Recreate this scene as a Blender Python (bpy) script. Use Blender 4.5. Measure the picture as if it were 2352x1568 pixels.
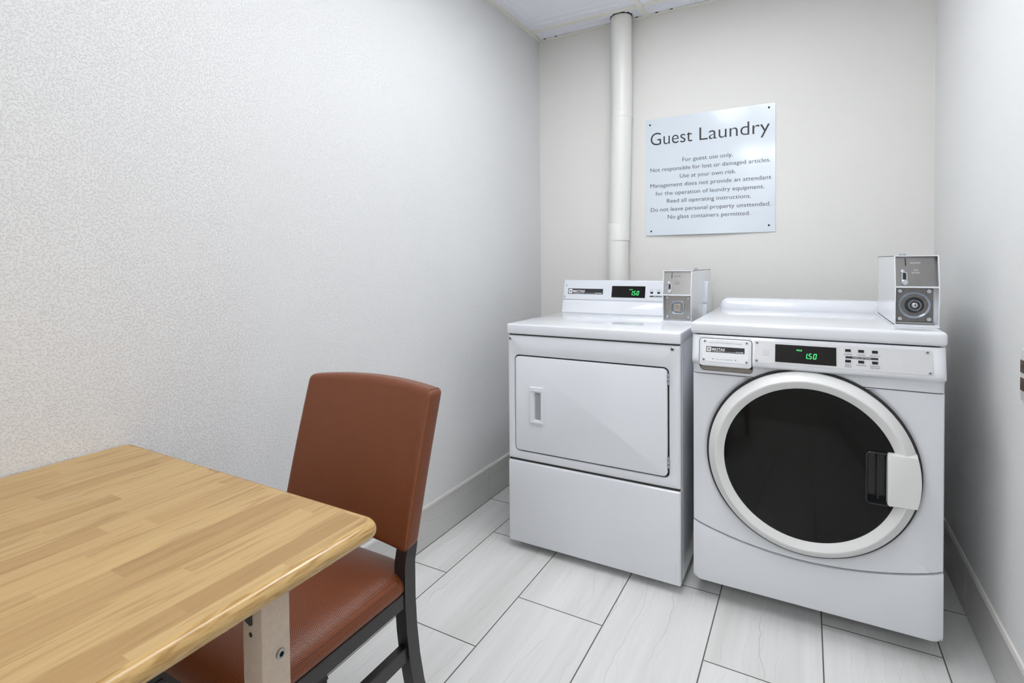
import bpy, bmesh, math, random
from mathutils import Vector, Matrix

random.seed(4)
SC = bpy.context.scene
for o in list(bpy.data.objects):
    bpy.data.objects.remove(o, do_unlink=True)
COL = SC.collection

# ------------------------------------------------------------------ room numbers
W, D, H = 1.846, -4.60, 2.461          # right wall x, front wall y, ceiling height

# ------------------------------------------------------------------ camera
F_PX, PP_Y = 1214.51, 627.92
PITCH, ROLL, YAW = 0.0195, -0.0086, 0.5086
cam_data = bpy.data.cameras.new('camera')
cam = bpy.data.objects.new('camera', cam_data)
COL.objects.link(cam)
fw = Vector((-math.sin(YAW), math.cos(YAW), 0)); rt = Vector((math.cos(YAW), math.sin(YAW), 0)); up = Vector((0, 0, 1))
c, s = math.cos(PITCH), math.sin(PITCH)
fw, up = c*fw - s*up, c*up + s*fw
c, s = math.cos(ROLL), math.sin(ROLL)
rt, up = c*rt + s*up, c*up - s*rt
m = Matrix((rt, up, -fw)).transposed().to_4x4()
m.translation = Vector((1.3759, -2.8208, 1.1667))
cam.matrix_world = m
cam_data.sensor_width = 36.0
cam_data.sensor_fit = 'HORIZONTAL'
cam_data.lens = F_PX*36.0/2352
cam_data.shift_y = (PP_Y - 784)/2352
cam_data.clip_start = 0.02
SC.camera = cam

# ------------------------------------------------------------------ light and exposure
world = bpy.data.worlds.new('world'); SC.world = world
world.use_nodes = True
world.node_tree.nodes['Background'].inputs[0].default_value = (0.8, 0.86, 1.0, 1)
world.node_tree.nodes['Background'].inputs[1].default_value = 0.0
SC.view_settings.view_transform = 'Standard'
SC.view_settings.look = 'None'
SC.view_settings.gamma = 1.0
SC.view_settings.use_curve_mapping = False
SC.view_settings.exposure = 0.38
LIGHT_A = 6.8      # troffer over the middle of the room
FILL_B = 14.5      # added unseen fill light behind the camera, brightens the machine fronts
FILL_C = 12.8      # added unseen fill light above the machines, lifts the brightness there
LIGHT_COL = (0.935, 0.965, 1.0)

# ------------------------------------------------------------------ materials
def new_mat(name):
    mt = bpy.data.materials.new(name); mt.use_nodes = True
    nt = mt.node_tree
    return mt, nt, nt.nodes['Principled BSDF']

def simple(name, col, rough=0.4, metal=0.0, spec=0.5, coat=0.0, noise=0.0, bump=0.0, nscale=60.0):
    mt, nt, b = new_mat(name)
    b.inputs['Base Color'].default_value = (*col, 1)
    b.inputs['Roughness'].default_value = rough
    b.inputs['Metallic'].default_value = metal
    b.inputs['Specular IOR Level'].default_value = spec
    b.inputs['Coat Weight'].default_value = coat
    b.inputs['Coat Roughness'].default_value = 0.08
    tc = nt.nodes.new('ShaderNodeTexCoord')
    nz = nt.nodes.new('ShaderNodeTexNoise'); nz.inputs['Scale'].default_value = nscale
    nt.links.new(tc.outputs['Object'], nz.inputs['Vector'])
    if noise:
        mx = nt.nodes.new('ShaderNodeMix'); mx.data_type = 'RGBA'
        mx.inputs[6].default_value = (*[x*(1-noise) for x in col], 1)
        mx.inputs[7].default_value = (*[min(1, x*(1+noise)) for x in col], 1)
        nt.links.new(nz.outputs['Fac'], mx.inputs[0]); nt.links.new(mx.outputs[2], b.inputs['Base Color'])
    if bump:
        bp = nt.nodes.new('ShaderNodeBump'); bp.inputs['Strength'].default_value = bump; bp.inputs['Distance'].default_value = 0.001
        nt.links.new(nz.outputs['Fac'], bp.inputs['Height']); nt.links.new(bp.outputs['Normal'], b.inputs['Normal'])
    return mt

def emit(name, col, strength):
    mt, nt, b = new_mat(name)
    b.inputs['Base Color'].default_value = (0.02, 0.02, 0.02, 1)
    b.inputs['Emission Color'].default_value = (*col, 1)
    b.inputs['Emission Strength'].default_value = strength
    return mt

def wall_paint(name, col, strength, thr=(0.50, 0.60), scale=95.0):
    mt, nt, b = new_mat(name)
    b.inputs['Roughness'].default_value = 0.62
    b.inputs['Specular IOR Level'].default_value = 0.25
    tc = nt.nodes.new('ShaderNodeTexCoord')
    n1 = nt.nodes.new('ShaderNodeTexNoise'); n1.inputs['Scale'].default_value = scale; n1.inputs['Detail'].default_value = 2.5; n1.inputs['Distortion'].default_value = 0.6
    r = nt.nodes.new('ShaderNodeValToRGB'); r.color_ramp.elements[0].position = thr[0]; r.color_ramp.elements[1].position = thr[1]
    n2 = nt.nodes.new('ShaderNodeTexNoise'); n2.inputs['Scale'].default_value = scale*4.2; n2.inputs['Detail'].default_value = 2
    ma = nt.nodes.new('ShaderNodeMath'); ma.operation = 'MULTIPLY_ADD'; ma.inputs[1].default_value = 0.25
    bp = nt.nodes.new('ShaderNodeBump'); bp.inputs['Strength'].default_value = strength; bp.inputs['Distance'].default_value = 0.0016
    n3 = nt.nodes.new('ShaderNodeTexNoise'); n3.inputs['Scale'].default_value = 1.7; n3.inputs['Detail'].default_value = 2
    mx = nt.nodes.new('ShaderNodeMix'); mx.data_type = 'RGBA'
    mx.inputs[6].default_value = (*[x*0.97 for x in col], 1); mx.inputs[7].default_value = (*col, 1)
    L = nt.links.new
    for n in (n1, n2, n3): L(tc.outputs['Object'], n.inputs['Vector'])
    L(n1.outputs['Fac'], r.inputs[0]); L(n2.outputs['Fac'], ma.inputs[0]); L(r.outputs[0], ma.inputs[2])
    L(ma.outputs[0], bp.inputs['Height']); L(bp.outputs['Normal'], b.inputs['Normal'])
    L(n3.outputs['Fac'], mx.inputs[0]); L(mx.outputs[2], b.inputs['Base Color'])
    return mt

def tile_mat(name, u_axis, v_axis, u_off, v_off, bw, rh, off, base, vein, grout, mortar=0.0042):
    """stone-look porcelain planks: brick layout + streaks running along the plank"""
    mt, nt, b = new_mat(name)
    L = nt.links.new
    tc = nt.nodes.new('ShaderNodeTexCoord'); sp = nt.nodes.new('ShaderNodeSeparateXYZ'); L(tc.outputs['Object'], sp.inputs[0])
    def add(sock, v):
        n = nt.nodes.new('ShaderNodeMath'); n.operation = 'ADD'; n.inputs[1].default_value = v; L(sock, n.inputs[0]); return n.outputs[0]
    u = add(sp.outputs[u_axis], u_off); v = add(sp.outputs[v_axis], v_off)
    cb = nt.nodes.new('ShaderNodeCombineXYZ'); L(u, cb.inputs[0]); L(v, cb.inputs[1])
    br = nt.nodes.new('ShaderNodeTexBrick')
    br.offset = off; br.offset_frequency = 2; br.squash = 1.0
    br.inputs['Scale'].default_value = 1.0; br.inputs['Mortar Size'].default_value = mortar/2; br.inputs['Mortar Smooth'].default_value = 0.1
    br.inputs['Bias'].default_value = 0.0; br.inputs['Brick Width'].default_value = bw; br.inputs['Row Height'].default_value = rh
    br.inputs['Color1'].default_value = (0, 0, 0, 1); br.inputs['Color2'].default_value = (1, 1, 1, 1); br.inputs['Mortar'].default_value = (0.5, 0.5, 0.5, 1)
    L(cb.outputs[0], br.inputs['Vector'])
    # per-tile shift of the streak pattern
    sh = nt.nodes.new('ShaderNodeMath'); sh.operation = 'MULTIPLY'; sh.inputs[1].default_value = 17.0; L(br.outputs['Color'], sh.inputs[0])
    def streak(su, sv, detail, dist):
        a = nt.nodes.new('ShaderNodeMath'); a.operation = 'MULTIPLY'; a.inputs[1].default_value = su; L(u, a.inputs[0])
        c_ = nt.nodes.new('ShaderNodeMath'); c_.operation = 'MULTIPLY'; c_.inputs[1].default_value = sv; L(v, c_.inputs[0])
        cc = nt.nodes.new('ShaderNodeCombineXYZ'); L(a.outputs[0], cc.inputs[0]); L(c_.outputs[0], cc.inputs[1]); L(sh.outputs[0], cc.inputs[2])
        n = nt.nodes.new('ShaderNodeTexNoise'); n.inputs['Scale'].default_value = 1.0; n.inputs['Detail'].default_value = detail; n.inputs['Distortion'].default_value = dist
        L(cc.outputs[0], n.inputs['Vector']); return n.outputs['Fac']
    soft = streak(0.8, 14.0, 3, 0.0); fine = streak(1.4, 90.0, 3, 0.15); 
    wob = streak(2.4, 3.0, 3, 0.0); wob2 = streak(3.6, 5.0, 3, 0.0); gate = streak(2.0, 14.0, 1, 0.0)
    def lines(k, amp, wobble, shift):
        # fine lines that run the length of the plank and wander sideways
        a = nt.nodes.new('ShaderNodeMath'); a.operation = 'MULTIPLY_ADD'; a.inputs[1].default_value = k; L(v, a.inputs[0]); L(sh.outputs[0], a.inputs[2])
        c_ = nt.nodes.new('ShaderNodeMath'); c_.operation = 'MULTIPLY_ADD'; c_.inputs[1].default_value = amp; L(wobble, c_.inputs[0]); L(a.outputs[0], c_.inputs[2])
        f_ = nt.nodes.new('ShaderNodeMath'); f_.operation = 'FRACT'; L(c_.outputs[0], f_.inputs[0]); return f_.outputs[0]
    ven = lines(10.0, 1.7, wob, 0); ven2 = lines(24.0, 3.0, wob2, 0.3)
    # thin veins where the noise crosses 0.5
    d = nt.nodes.new('ShaderNodeMath'); d.operation = 'SUBTRACT'; d.inputs[1].default_value = 0.5; L(ven, d.inputs[0])
    ab = nt.nodes.new('ShaderNodeMath'); ab.operation = 'ABSOLUTE'; L(d.outputs[0], ab.inputs[0])
    vr = nt.nodes.new('ShaderNodeValToRGB'); vr.color_ramp.elements[0].position = 0.0; vr.color_ramp.elements[0].color = (1, 1, 1, 1)
    vr.color_ramp.elements[1].position = 0.016; vr.color_ramp.elements[1].color = (0, 0, 0, 1); L(ab.outputs[0], vr.inputs[0])
    d2 = nt.nodes.new('ShaderNodeMath'); d2.operation = 'SUBTRACT'; d2.inputs[1].default_value = 0.5; L(ven2, d2.inputs[0])
    ab2 = nt.nodes.new('ShaderNodeMath'); ab2.operation = 'ABSOLUTE'; L(d2.outputs[0], ab2.inputs[0])
    vr2 = nt.nodes.new('ShaderNodeMapRange'); vr2.inputs[1].default_value = 0.0; vr2.inputs[2].default_value = 0.045; vr2.inputs[3].default_value = 1.0; vr2.inputs[4].default_value = 0.0; L(ab2.outputs[0], vr2.inputs[0])
    def mix(f, a, b_, k=None):
        n = nt.nodes.new('ShaderNodeMix'); n.data_type = 'RGBA'
        if k is not None:
            q = nt.nodes.new('ShaderNodeMath'); q.operation = 'MULTIPLY'; q.inputs[1].default_value = k; L(f, q.inputs[0]); f = q.outputs[0]
        L(f, n.inputs[0])
        for i, x in ((6, a), (7, b_)):
            if isinstance(x, tuple): n.inputs[i].default_value = (*x, 1)
            else: L(x, n.inputs[i])
        return n.outputs[2]
    sr = nt.nodes.new('ShaderNodeValToRGB'); sr.color_ramp.elements[0].position = 0.38; sr.color_ramp.elements[1].position = 0.78; L(soft, sr.inputs[0])
    dark = tuple(x*0.82 for x in base)
    c1 = mix(sr.outputs[0], base, (dark[0], dark[1]*0.985, dark[2]*0.955))
    c2 = mix(fine, c1, tuple(x*0.82 for x in base), 0.5)
    gr = nt.nodes.new('ShaderNodeMapRange'); gr.inputs[1].default_value = 0.42; gr.inputs[2].default_value = 0.62; L(gate, gr.inputs[0])
    def gated(x):
        n = nt.nodes.new('ShaderNodeMath'); n.operation = 'MULTIPLY'; L(x, n.inputs[0]); L(gr.outputs[0], n.inputs[1]); return n.outputs[0]
    c3 = mix(gated(vr2.outputs[0]), mix(gated(vr.outputs[0]), c2, vein, 0.50), (0.55, 0.51, 0.45), 0.26)
    c4 = mix(br.outputs['Fac'], c3, grout)
    L(c4, b.inputs['Base Color'])
    rr = nt.nodes.new('ShaderNodeMapRange'); rr.inputs[3].default_value = 0.30; rr.inputs[4].default_value = 0.8; L(br.outputs['Fac'], rr.inputs[0]); L(rr.outputs[0], b.inputs['Roughness'])
    iv = nt.nodes.new('ShaderNodeMath'); iv.operation = 'MULTIPLY'; iv.inputs[1].default_value = -1.0; L(br.outputs['Fac'], iv.inputs[0])
    bp = nt.nodes.new('ShaderNodeBump'); bp.inputs['Strength'].default_value = 0.6; bp.inputs['Distance'].default_value = 0.0015
    L(iv.outputs[0], bp.inputs['Height']); L(bp.outputs['Normal'], b.inputs['Normal'])
    return mt

def butcher_mat(name):
    mt, nt, b = new_mat(name)
    L = nt.links.new
    tc = nt.nodes.new('ShaderNodeTexCoord'); sp = nt.nodes.new('ShaderNodeSeparateXYZ'); L(tc.outputs['Object'], sp.inputs[0])
    cb = nt.nodes.new('ShaderNodeCombineXYZ')
    ua = nt.nodes.new('ShaderNodeMath'); ua.operation = 'ADD'; ua.inputs[1].default_value = 7.13; L(sp.outputs[1], ua.inputs[0])
    L(ua.outputs[0], cb.inputs[0]); L(sp.outputs[0], cb.inputs[1])
    br = nt.nodes.new('ShaderNodeTexBrick'); br.offset = 0.37; br.offset_frequency = 2; br.squash = 0.72; br.squash_frequency = 3
    br.inputs['Scale'].default_value = 1.0; br.inputs['Mortar Size'].default_value = 0.0; br.inputs['Bias'].default_value = 0.0
    br.inputs['Brick Width'].default_value = 0.27; br.inputs['Row Height'].default_value = 0.0385
    br.inputs['Color1'].default_value = (0, 0, 0, 1); br.inputs['Color2'].default_value = (1, 1, 1, 1)
    L(cb.outputs[0], br.inputs['Vector'])
    sh = nt.nodes.new('ShaderNodeMath'); sh.operation = 'MULTIPLY'; sh.inputs[1].default_value = 31.0; L(br.outputs['Color'], sh.inputs[0])
    def noise(su, sv, det, dist):
        a = nt.nodes.new('ShaderNodeMath'); a.operation = 'MULTIPLY'; a.inputs[1].default_value = su; L(sp.outputs[1], a.inputs[0])
        c_ = nt.nodes.new('ShaderNodeMath'); c_.operation = 'MULTIPLY'; c_.inputs[1].default_value = sv; L(sp.outputs[0], c_.inputs[0])
        cc = nt.nodes.new('ShaderNodeCombineXYZ'); L(a.outputs[0], cc.inputs[0]); L(c_.outputs[0], cc.inputs[1]); L(sh.outputs[0], cc.inputs[2])
        n = nt.nodes.new('ShaderNodeTexNoise'); n.inputs['Scale'].default_value = 1.0; n.inputs['Detail'].default_value = det; n.inputs['Distortion'].default_value = dist
        L(cc.outputs[0], n.inputs['Vector']); return n.outputs['Fac']
    tone = nt.nodes.new('ShaderNodeValToRGB')
    e = tone.color_ramp.elements
    e[0].position = 0.0; e[0].color = (0.42, 0.255, 0.10, 1)
    e[1].position = 1.0; e[1].color = (0.625, 0.43, 0.193, 1)
    k = e.new(0.22); k.color = (0.54, 0.355, 0.152, 1)
    k = e.new(0.6); k.color = (0.60, 0.41, 0.183, 1)
    L(br.outputs['Color'], tone.inputs[0])
    g = nt.nodes.new('ShaderNodeValToRGB'); g.color_ramp.elements[0].position = 0.50; g.color_ramp.elements[0].color = (0, 0, 0, 1); g.color_ramp.elements[1].position = 0.72
    L(noise(4.0, 55.0, 5, 1.2), g.inputs[0])
    f2 = noise(7.0, 240.0, 3, 0.3)
    def mix(f, a, col, kf):
        q = nt.nodes.new('ShaderNodeMath'); q.operation = 'MULTIPLY'; q.inputs[1].default_value = kf; L(f, q.inputs[0])
        n = nt.nodes.new('ShaderNodeMix'); n.data_type = 'RGBA'; L(q.outputs[0], n.inputs[0]); L(a, n.inputs[6]); n.inputs[7].default_value = (*col, 1); return n.outputs[2]
    c1 = mix(g.outputs[0], tone.outputs[0], (0.30, 0.165, 0.055), 0.75)
    c2 = mix(f2, c1, (0.33, 0.19, 0.065), 0.62)
    L(c2, b.inputs['Base Color'])
    b.inputs['Roughness'].default_value = 0.42
    return mt

def oak_edge_mat(name):
    mt, nt, b = new_mat(name)
    L = nt.links.new
    tc = nt.nodes.new('ShaderNodeTexCoord'); mp = nt.nodes.new('ShaderNodeMapping'); mp.inputs['Scale'].default_value = (80, 16, 170); L(tc.outputs['Object'], mp.inputs[0])
    n = nt.nodes.new('ShaderNodeTexNoise'); n.inputs['Scale'].default_value = 1.0; n.inputs['Detail'].default_value = 5; n.inputs['Distortion'].default_value = 1.4; L(mp.outputs[0], n.inputs['Vector'])
    r = nt.nodes.new('ShaderNodeValToRGB'); e = r.color_ramp.elements
    e[0].position = 0.34; e[0].color = (0.39, 0.225, 0.07, 1); e[1].position = 0.56; e[1].color = (0.58, 0.375, 0.15, 1)
    L(n.outputs['Fac'], r.inputs[0]); L(r.outputs[0], b.inputs['Base Color'])
    b.inputs['Roughness'].default_value = 0.17
    bp = nt.nodes.new('ShaderNodeBump'); bp.inputs['Strength'].default_value = 0.05; bp.inputs['Distance'].default_value = 0.0005
    L(n.outputs['Fac'], bp.inputs['Height']); L(bp.outputs['Normal'], b.inputs['Normal'])
    return mt

def vinyl_mat(name, ax1, ax2, ax3, pitch=0.0040):
    """two-tone basket-embossed upholstery vinyl; dots on a staggered grid in object space"""
    mt, nt, b = new_mat(name)
    L = nt.links.new
    tc = nt.nodes.new('ShaderNodeTexCoord'); sp = nt.nodes.new('ShaderNodeSeparateXYZ'); L(tc.outputs['Object'], sp.inputs[0])
    def wave(sock, p):
        a = nt.nodes.new('ShaderNodeMath'); a.operation = 'MULTIPLY'; a.inputs[1].default_value = 2*math.pi/p; L(sock, a.inputs[0])
        s_ = nt.nodes.new('ShaderNodeMath'); s_.operation = 'SINE'; L(a.outputs[0], s_.inputs[0]); return s_.outputs[0]
    def plus(a, b_):
        n = nt.nodes.new('ShaderNodeMath'); n.operation = 'ADD'; L(a, n.inputs[0]); L(b_, n.inputs[1]); return n.outputs[0]
    m_ = nt.nodes.new('ShaderNodeMath'); m_.operation = 'MULTIPLY'
    L(wave(plus(sp.outputs[ax1], sp.outputs[ax3]), pitch), m_.inputs[0]); L(wave(plus(sp.outputs[ax2], sp.outputs[ax3]), pitch), m_.inputs[1])
    r = nt.nodes.new('ShaderNodeValToRGB'); e = r.color_ramp.elements
    e[0].position = 0.05; e[0].color = (0.115, 0.027, 0.007, 1); e[1].position = 0.75; e[1].color = (0.37, 0.100, 0.025, 1)
    L(m_.outputs[0], r.inputs[0]); L(r.outputs[0], b.inputs['Base Color'])
    b.inputs['Roughness'].default_value = 0.34
    b.inputs['Specular IOR Level'].default_value = 0.5
    bp = nt.nodes.new('ShaderNodeBump'); bp.inputs['Strength'].default_value = 0.35; bp.inputs['Distance'].default_value = 0.0006
    L(m_.outputs[0], bp.inputs['Height']); L(bp.outputs['Normal'], b.inputs['Normal'])
    return mt

def glass_mat(name):
    mt, nt, b = new_mat(name)
    L = nt.links.new
    nt.nodes.remove(b)
    out = nt.nodes['Material Output']
    tr = nt.nodes.new('ShaderNodeBsdfTransparent'); tr.inputs[0].default_value = (0.11, 0.098, 0.09, 1)
    gl = nt.nodes.new('ShaderNodeBsdfGlossy'); gl.inputs['Roughness'].default_value = 0.06; gl.inputs[0].default_value = (0.85, 0.85, 0.85, 1)
    fr = nt.nodes.new('ShaderNodeFresnel'); fr.inputs[0].default_value = 1.4
    mx = nt.nodes.new('ShaderNodeMixShader')
    L(fr.outputs[0], mx.inputs[0]); L(tr.outputs[0], mx.inputs[1]); L(gl.outputs[0], mx.inputs[2]); L(mx.outputs[0], out.inputs[0])
    return mt

M = {}
M['wall_left'] = wall_paint('wall paint knockdown', (0.80, 0.80, 0.80), 0.70, (0.52, 0.62), 205)
M['wall'] = wall_paint('wall paint', (0.81, 0.795, 0.765), 0.22, (0.52, 0.66), 130)
M['wall_right'] = wall_paint('wall paint side', (0.81, 0.81, 0.80), 0.30, (0.52, 0.62), 130)
M['floor'] = tile_mat('porcelain floor', 1, 0, 0.877+0.6137*12, 0.119+0.3078*12, 0.6137, 0.3078, 0.5584, (0.88, 0.875, 0.86), (0.40, 0.36, 0.31), (0.16, 0.145, 0.14))
M['base_tile'] = tile_mat('porcelain base', 1, 2, 3.1, 0.7, 40.0, 10.0, 0.0, (0.64, 0.635, 0.615), (0.36, 0.33, 0.29), (0.2, 0.18, 0.17), 0.0)
M['caulk'] = simple('caulk', (0.80, 0.78, 0.74), 0.5)
M['panel'] = simple('ceiling vinyl', (0.87, 0.885, 0.94), 0.45)
M['tee'] = simple('cream tee', (0.84, 0.82, 0.75), 0.45)
M['black'] = simple('black', (0.008, 0.008, 0.008), 0.6)
M['enamel'] = simple('white enamel', (0.80, 0.815, 0.855), 0.14, coat=0.5)
M['enamel_door'] = simple('ivory plastic', (0.80, 0.80, 0.785), 0.30)
M['console'] = simple('console paint', (0.72, 0.745, 0.79), 0.35)
M['silver'] = simple('silver overlay', (0.70, 0.70, 0.72), 0.38, metal=0.35, noise=0.03, nscale=200)
M['steel'] = simple('brushed steel', (0.40, 0.39, 0.385), 0.30, metal=1.0, noise=0.08, nscale=90)
M['bolt'] = simple('zinc', (0.55, 0.58, 0.62), 0.3, metal=1.0, noise=0.15, nscale=400)
M['cast_dark'] = simple('cast lock dark reflection', (0.20, 0.22, 0.25), 0.25, metal=0.9, noise=0.3, nscale=120)  # darker copy of the cast metal, dark reflections put into the colour
M['cast'] = simple('cast lock', (0.50, 0.56, 0.63), 0.30, metal=0.85, noise=0.2, nscale=150)
M['darksteel'] = simple('dark steel', (0.20, 0.19, 0.185), 0.28, metal=1.0, noise=0.25, nscale=60)
M['brass'] = simple('brass', (0.45, 0.32, 0.14), 0.35, metal=1.0)
M['displayglass'] = simple('display', (0.006, 0.005, 0.0045), 0.07, spec=0.28)
M['ink'] = simple('ink', (0.02, 0.02, 0.025), 0.5)
M['ink_grey'] = simple('grey ink', (0.33, 0.34, 0.37), 0.5)
M['ink_body'] = simple('body ink', (0.06, 0.06, 0.075), 0.5)
M['white_ink'] = simple('white ink', (0.85, 0.85, 0.86), 0.5)
M['green'] = emit('green led', (0.05, 1.0, 0.22), 1.1)
M['button'] = simple('button', (0.012, 0.014, 0.018), 0.3, spec=0.3)
M['joint_and_shade'] = simple('joint_and_shade', (0.03, 0.027, 0.026), 0.5)  # dark grout joint at the baseboards, stand-in for shade in machine gaps
M['pocket'] = simple('pocket grey', (0.34, 0.31, 0.27), 0.5)
M['blackgloss'] = simple('gloss black', (0.012, 0.013, 0.015), 0.16)
M['glass'] = glass_mat('smoked glass')
M['bowl'] = simple('bowl', (0.22, 0.20, 0.19), 0.25)
M['drum'] = simple('drum', (0.4, 0.4, 0.4), 0.4, metal=0.8)
M['rubber'] = simple('rubber', (0.02, 0.02, 0.02), 0.7)
M['sign'] = simple('sign plate', (0.70, 0.765, 0.83), 0.16, coat=0.4)
M['pipe'] = simple('painted pipe', (0.82, 0.81, 0.78), 0.38, bump=0.25, nscale=90)
M['butcher'] = butcher_mat('butcher block laminate')
M['oak'] = oak_edge_mat('oak edge')
M['beige'] = simple('beige metal', (0.60, 0.49, 0.39), 0.45, noise=0.12, bump=0.5, nscale=120)
M['vinyl_back'] = vinyl_mat('rust vinyl back', 0, 2, 1)
M['vinyl_seat'] = vinyl_mat('rust vinyl seat', 0, 1, 2)
M['thread'] = simple('thread', (0.42, 0.13, 0.03), 0.7)
M['darkmetal'] = simple('dark bronze metal', (0.022, 0.018, 0.018), 0.38, noise=0.1)
M['white_plastic'] = simple('white plastic', (0.78, 0.78, 0.78), 0.35)
M['lamp'] = emit('lamp lens', LIGHT_COL, LIGHT_A)
M['fill_far'] = emit('fill lens far', LIGHT_COL, FILL_B)
M['fill_back'] = emit('fill lens back', LIGHT_COL, FILL_C)
M['brown'] = simple('brown receptacle', (0.10, 0.06, 0.045), 0.4)

# ------------------------------------------------------------------ mesh helpers
class MB:
    """collects shapes into one mesh with as many material slots as it needs"""
    def __init__(self, *mats):
        self.bm = bmesh.new(); self.mats = list(mats)
    def mi(self, key):
        if key is None: return 0
        if key not in self.mats: self.mats.append(key)
        return self.mats.index(key)
    def _tag(self, faces, key):
        i = self.mi(key)
        for f in faces: f.material_index = i
    def merge(self, sub, key=None, mat=None):
        """sub: a bmesh merged in"""
        bmesh.ops.recalc_face_normals(sub, faces=sub.faces[:])
        me = bpy.data.meshes.new('tmp'); sub.to_mesh(me); sub.free()
        if mat is not None: me.transform(mat)
        n = len(self.bm.faces)
        self.bm.from_mesh(me); bpy.data.meshes.remove(me)
        self.bm.faces.ensure_lookup_table()
        if key is not None: self._tag(self.bm.faces[n:], key)
        return self
    def box(self, x0, x1, y0, y1, z0, z1, bev=0.0, seg=2, key=None, cuts=None, fn=None, mat=None):
        b = bmesh.new()
        bmesh.ops.create_cube(b, size=1.0)
        for v in b.verts:
            v.co = Vector(((x0+x1)/2 + v.co.x*(x1-x0), (y0+y1)/2 + v.co.y*(y1-y0), (z0+z1)/2 + v.co.z*(z1-z0)))
        if bev: bmesh.ops.bevel(b, geom=b.edges[:], offset=bev, segments=seg, profile=0.5, affect='EDGES', clamp_overlap=True)
        if cuts:
            for ax, vals in cuts.items():
                no = [0, 0, 0]; no[ax] = 1
                for q in vals:
                    p = [0, 0, 0]; p[ax] = q
                    bmesh.ops.bisect_plane(b, geom=b.verts[:]+b.edges[:]+b.faces[:], dist=1e-6, plane_co=p, plane_no=no)
        if fn:
            for v in b.verts: v.co = Vector(fn(v.co.x, v.co.y, v.co.z))
        return self.merge(b, key, mat)
    def prism(self, pts, axis, a0, a1, bev=0.0, seg=2, key=None, mat=None, ang=25):
        """polygon extruded along axis: 'x' pts are (y,z), 'y' pts are (x,z), 'z' pts are (x,y)"""
        b = bmesh.new()
        def P(p, a): return {'x': (a, p[0], p[1]), 'y': (p[0], a, p[1]), 'z': (p[0], p[1], a)}[axis]
        r0 = [b.verts.new(P(p, a0)) for p in pts]; r1 = [b.verts.new(P(p, a1)) for p in pts]
        b.faces.new(r0); b.faces.new(r1[::-1])
        n = len(pts)
        for i in range(n): b.faces.new((r0[i], r0[(i+1) % n], r1[(i+1) % n], r1[i]))
        bmesh.ops.recalc_face_normals(b, faces=b.faces[:])
        if bev:
            ed = [e for e in b.edges if len(e.link_faces) == 2 and e.calc_face_angle() > math.radians(ang)]
            bmesh.ops.bevel(b, geom=ed, offset=bev, segments=seg, profile=0.5, affect='EDGES', clamp_overlap=True)
        return self.merge(b, key, mat)
    def loft(self, rings, cap0=True, cap1=True, key=None, closed=True, mat=None):
        b = bmesh.new()
        vr = [[b.verts.new(p) for p in r] for r in rings]
        n = len(vr[0])
        for a, c_ in zip(vr, vr[1:]):
            for i in range(n if closed else n-1):
                try: b.faces.new((a[i], a[(i+1) % n], c_[(i+1) % n], c_[i]))
                except ValueError: pass
        if cap0: b.faces.new(vr[0][::-1])
        if cap1: b.faces.new(vr[-1])
        bmesh.ops.remove_doubles(b, verts=b.verts[:], dist=1e-6)
        return self.merge(b, key, mat)
    def lathe(self, prof, cx, cz, seg=96, key=None, cap0=False, cap1=False, axis='y', mat=None, sx=1.0):
        """profile of (radius, along) about a line parallel to axis"""
        rings = []
        for r, a in prof:
            ring = []
            for i in range(seg):
                t = 2*math.pi*i/seg
                if axis == 'y': ring.append((cx + sx*r*math.cos(t), a, cz + r*math.sin(t)))
                elif axis == 'z': ring.append((cx + r*math.cos(t), cz + r*math.sin(t), a))
                else: ring.append((a, cx + r*math.cos(t), cz + r*math.sin(t)))
            rings.append(ring)
        return self.loft(rings, cap0, cap1, key, mat=mat)
    def tube(self, pts, r, seg=12, key=None):
        rings = []
        pts = [Vector(p) for p in pts]
        for i, p in enumerate(pts):
            d = (pts[min(i+1, len(pts)-1)] - pts[max(i-1, 0)]).normalized()
            a = d.orthogonal().normalized() if i == 0 else (a - d*a.dot(d)).normalized()
            b_ = d.cross(a)
            rr = r[i] if isinstance(r, (list, tuple)) else r
            rings.append([p + rr*(math.cos(2*math.pi*k/seg)*a + math.sin(2*math.pi*k/seg)*b_) for k in range(seg)])
        return self.loft(rings, key=key)
    def text(self, s, o, u, v, cap=None, width=None, align='l', key=None, slant=0.0, warp=None, weight=0.0):
        """printed lettering on a plane: o = baseline point, u right, v up"""
        if not s.strip(): return self
        cu = bpy.data.curves.new('txt', 'FONT'); cu.body = s; cu.size = 1.0; cu.offset = weight; cu.resolution_u = 5
        ob = bpy.data.objects.new('txt', cu); COL.objects.link(ob)
        dg = bpy.context.evaluated_depsgraph_get()
        me = bpy.data.meshes.new_from_object(ob.evaluated_get(dg))
        bpy.data.objects.remove(ob, do_unlink=True); bpy.data.curves.remove(cu)
        xs = [q.co.x for q in me.vertices]
        if not xs: return self
        x0, x1 = min(xs), max(xs)
        sy = cap/0.70
        sx = width/(x1-x0) if width else sy
        off = {'l': 0.0, 'c': -0.5, 'r': -1.0}[align]*(x1-x0)*sx
        u = Vector(u).normalized(); v = Vector(v).normalized(); o = Vector(o)
        for q in me.vertices:
            a = (q.co.x-x0)*sx + off; b_ = q.co.y*sy
            p = o + u*(a + slant*b_) + v*b_
            if warp: p = Vector(warp(p))
            q.co = p
        n = len(self.bm.faces)
        self.bm.from_mesh(me); bpy.data.meshes.remove(me)
        self.bm.faces.ensure_lookup_table()
        nrm = u.cross(v)
        for f in self.bm.faces[n:]:
            f.normal_update()
            if f.normal.dot(nrm) < 0: f.normal_flip()
        self._tag(self.bm.faces[n:], key)
        return self
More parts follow.
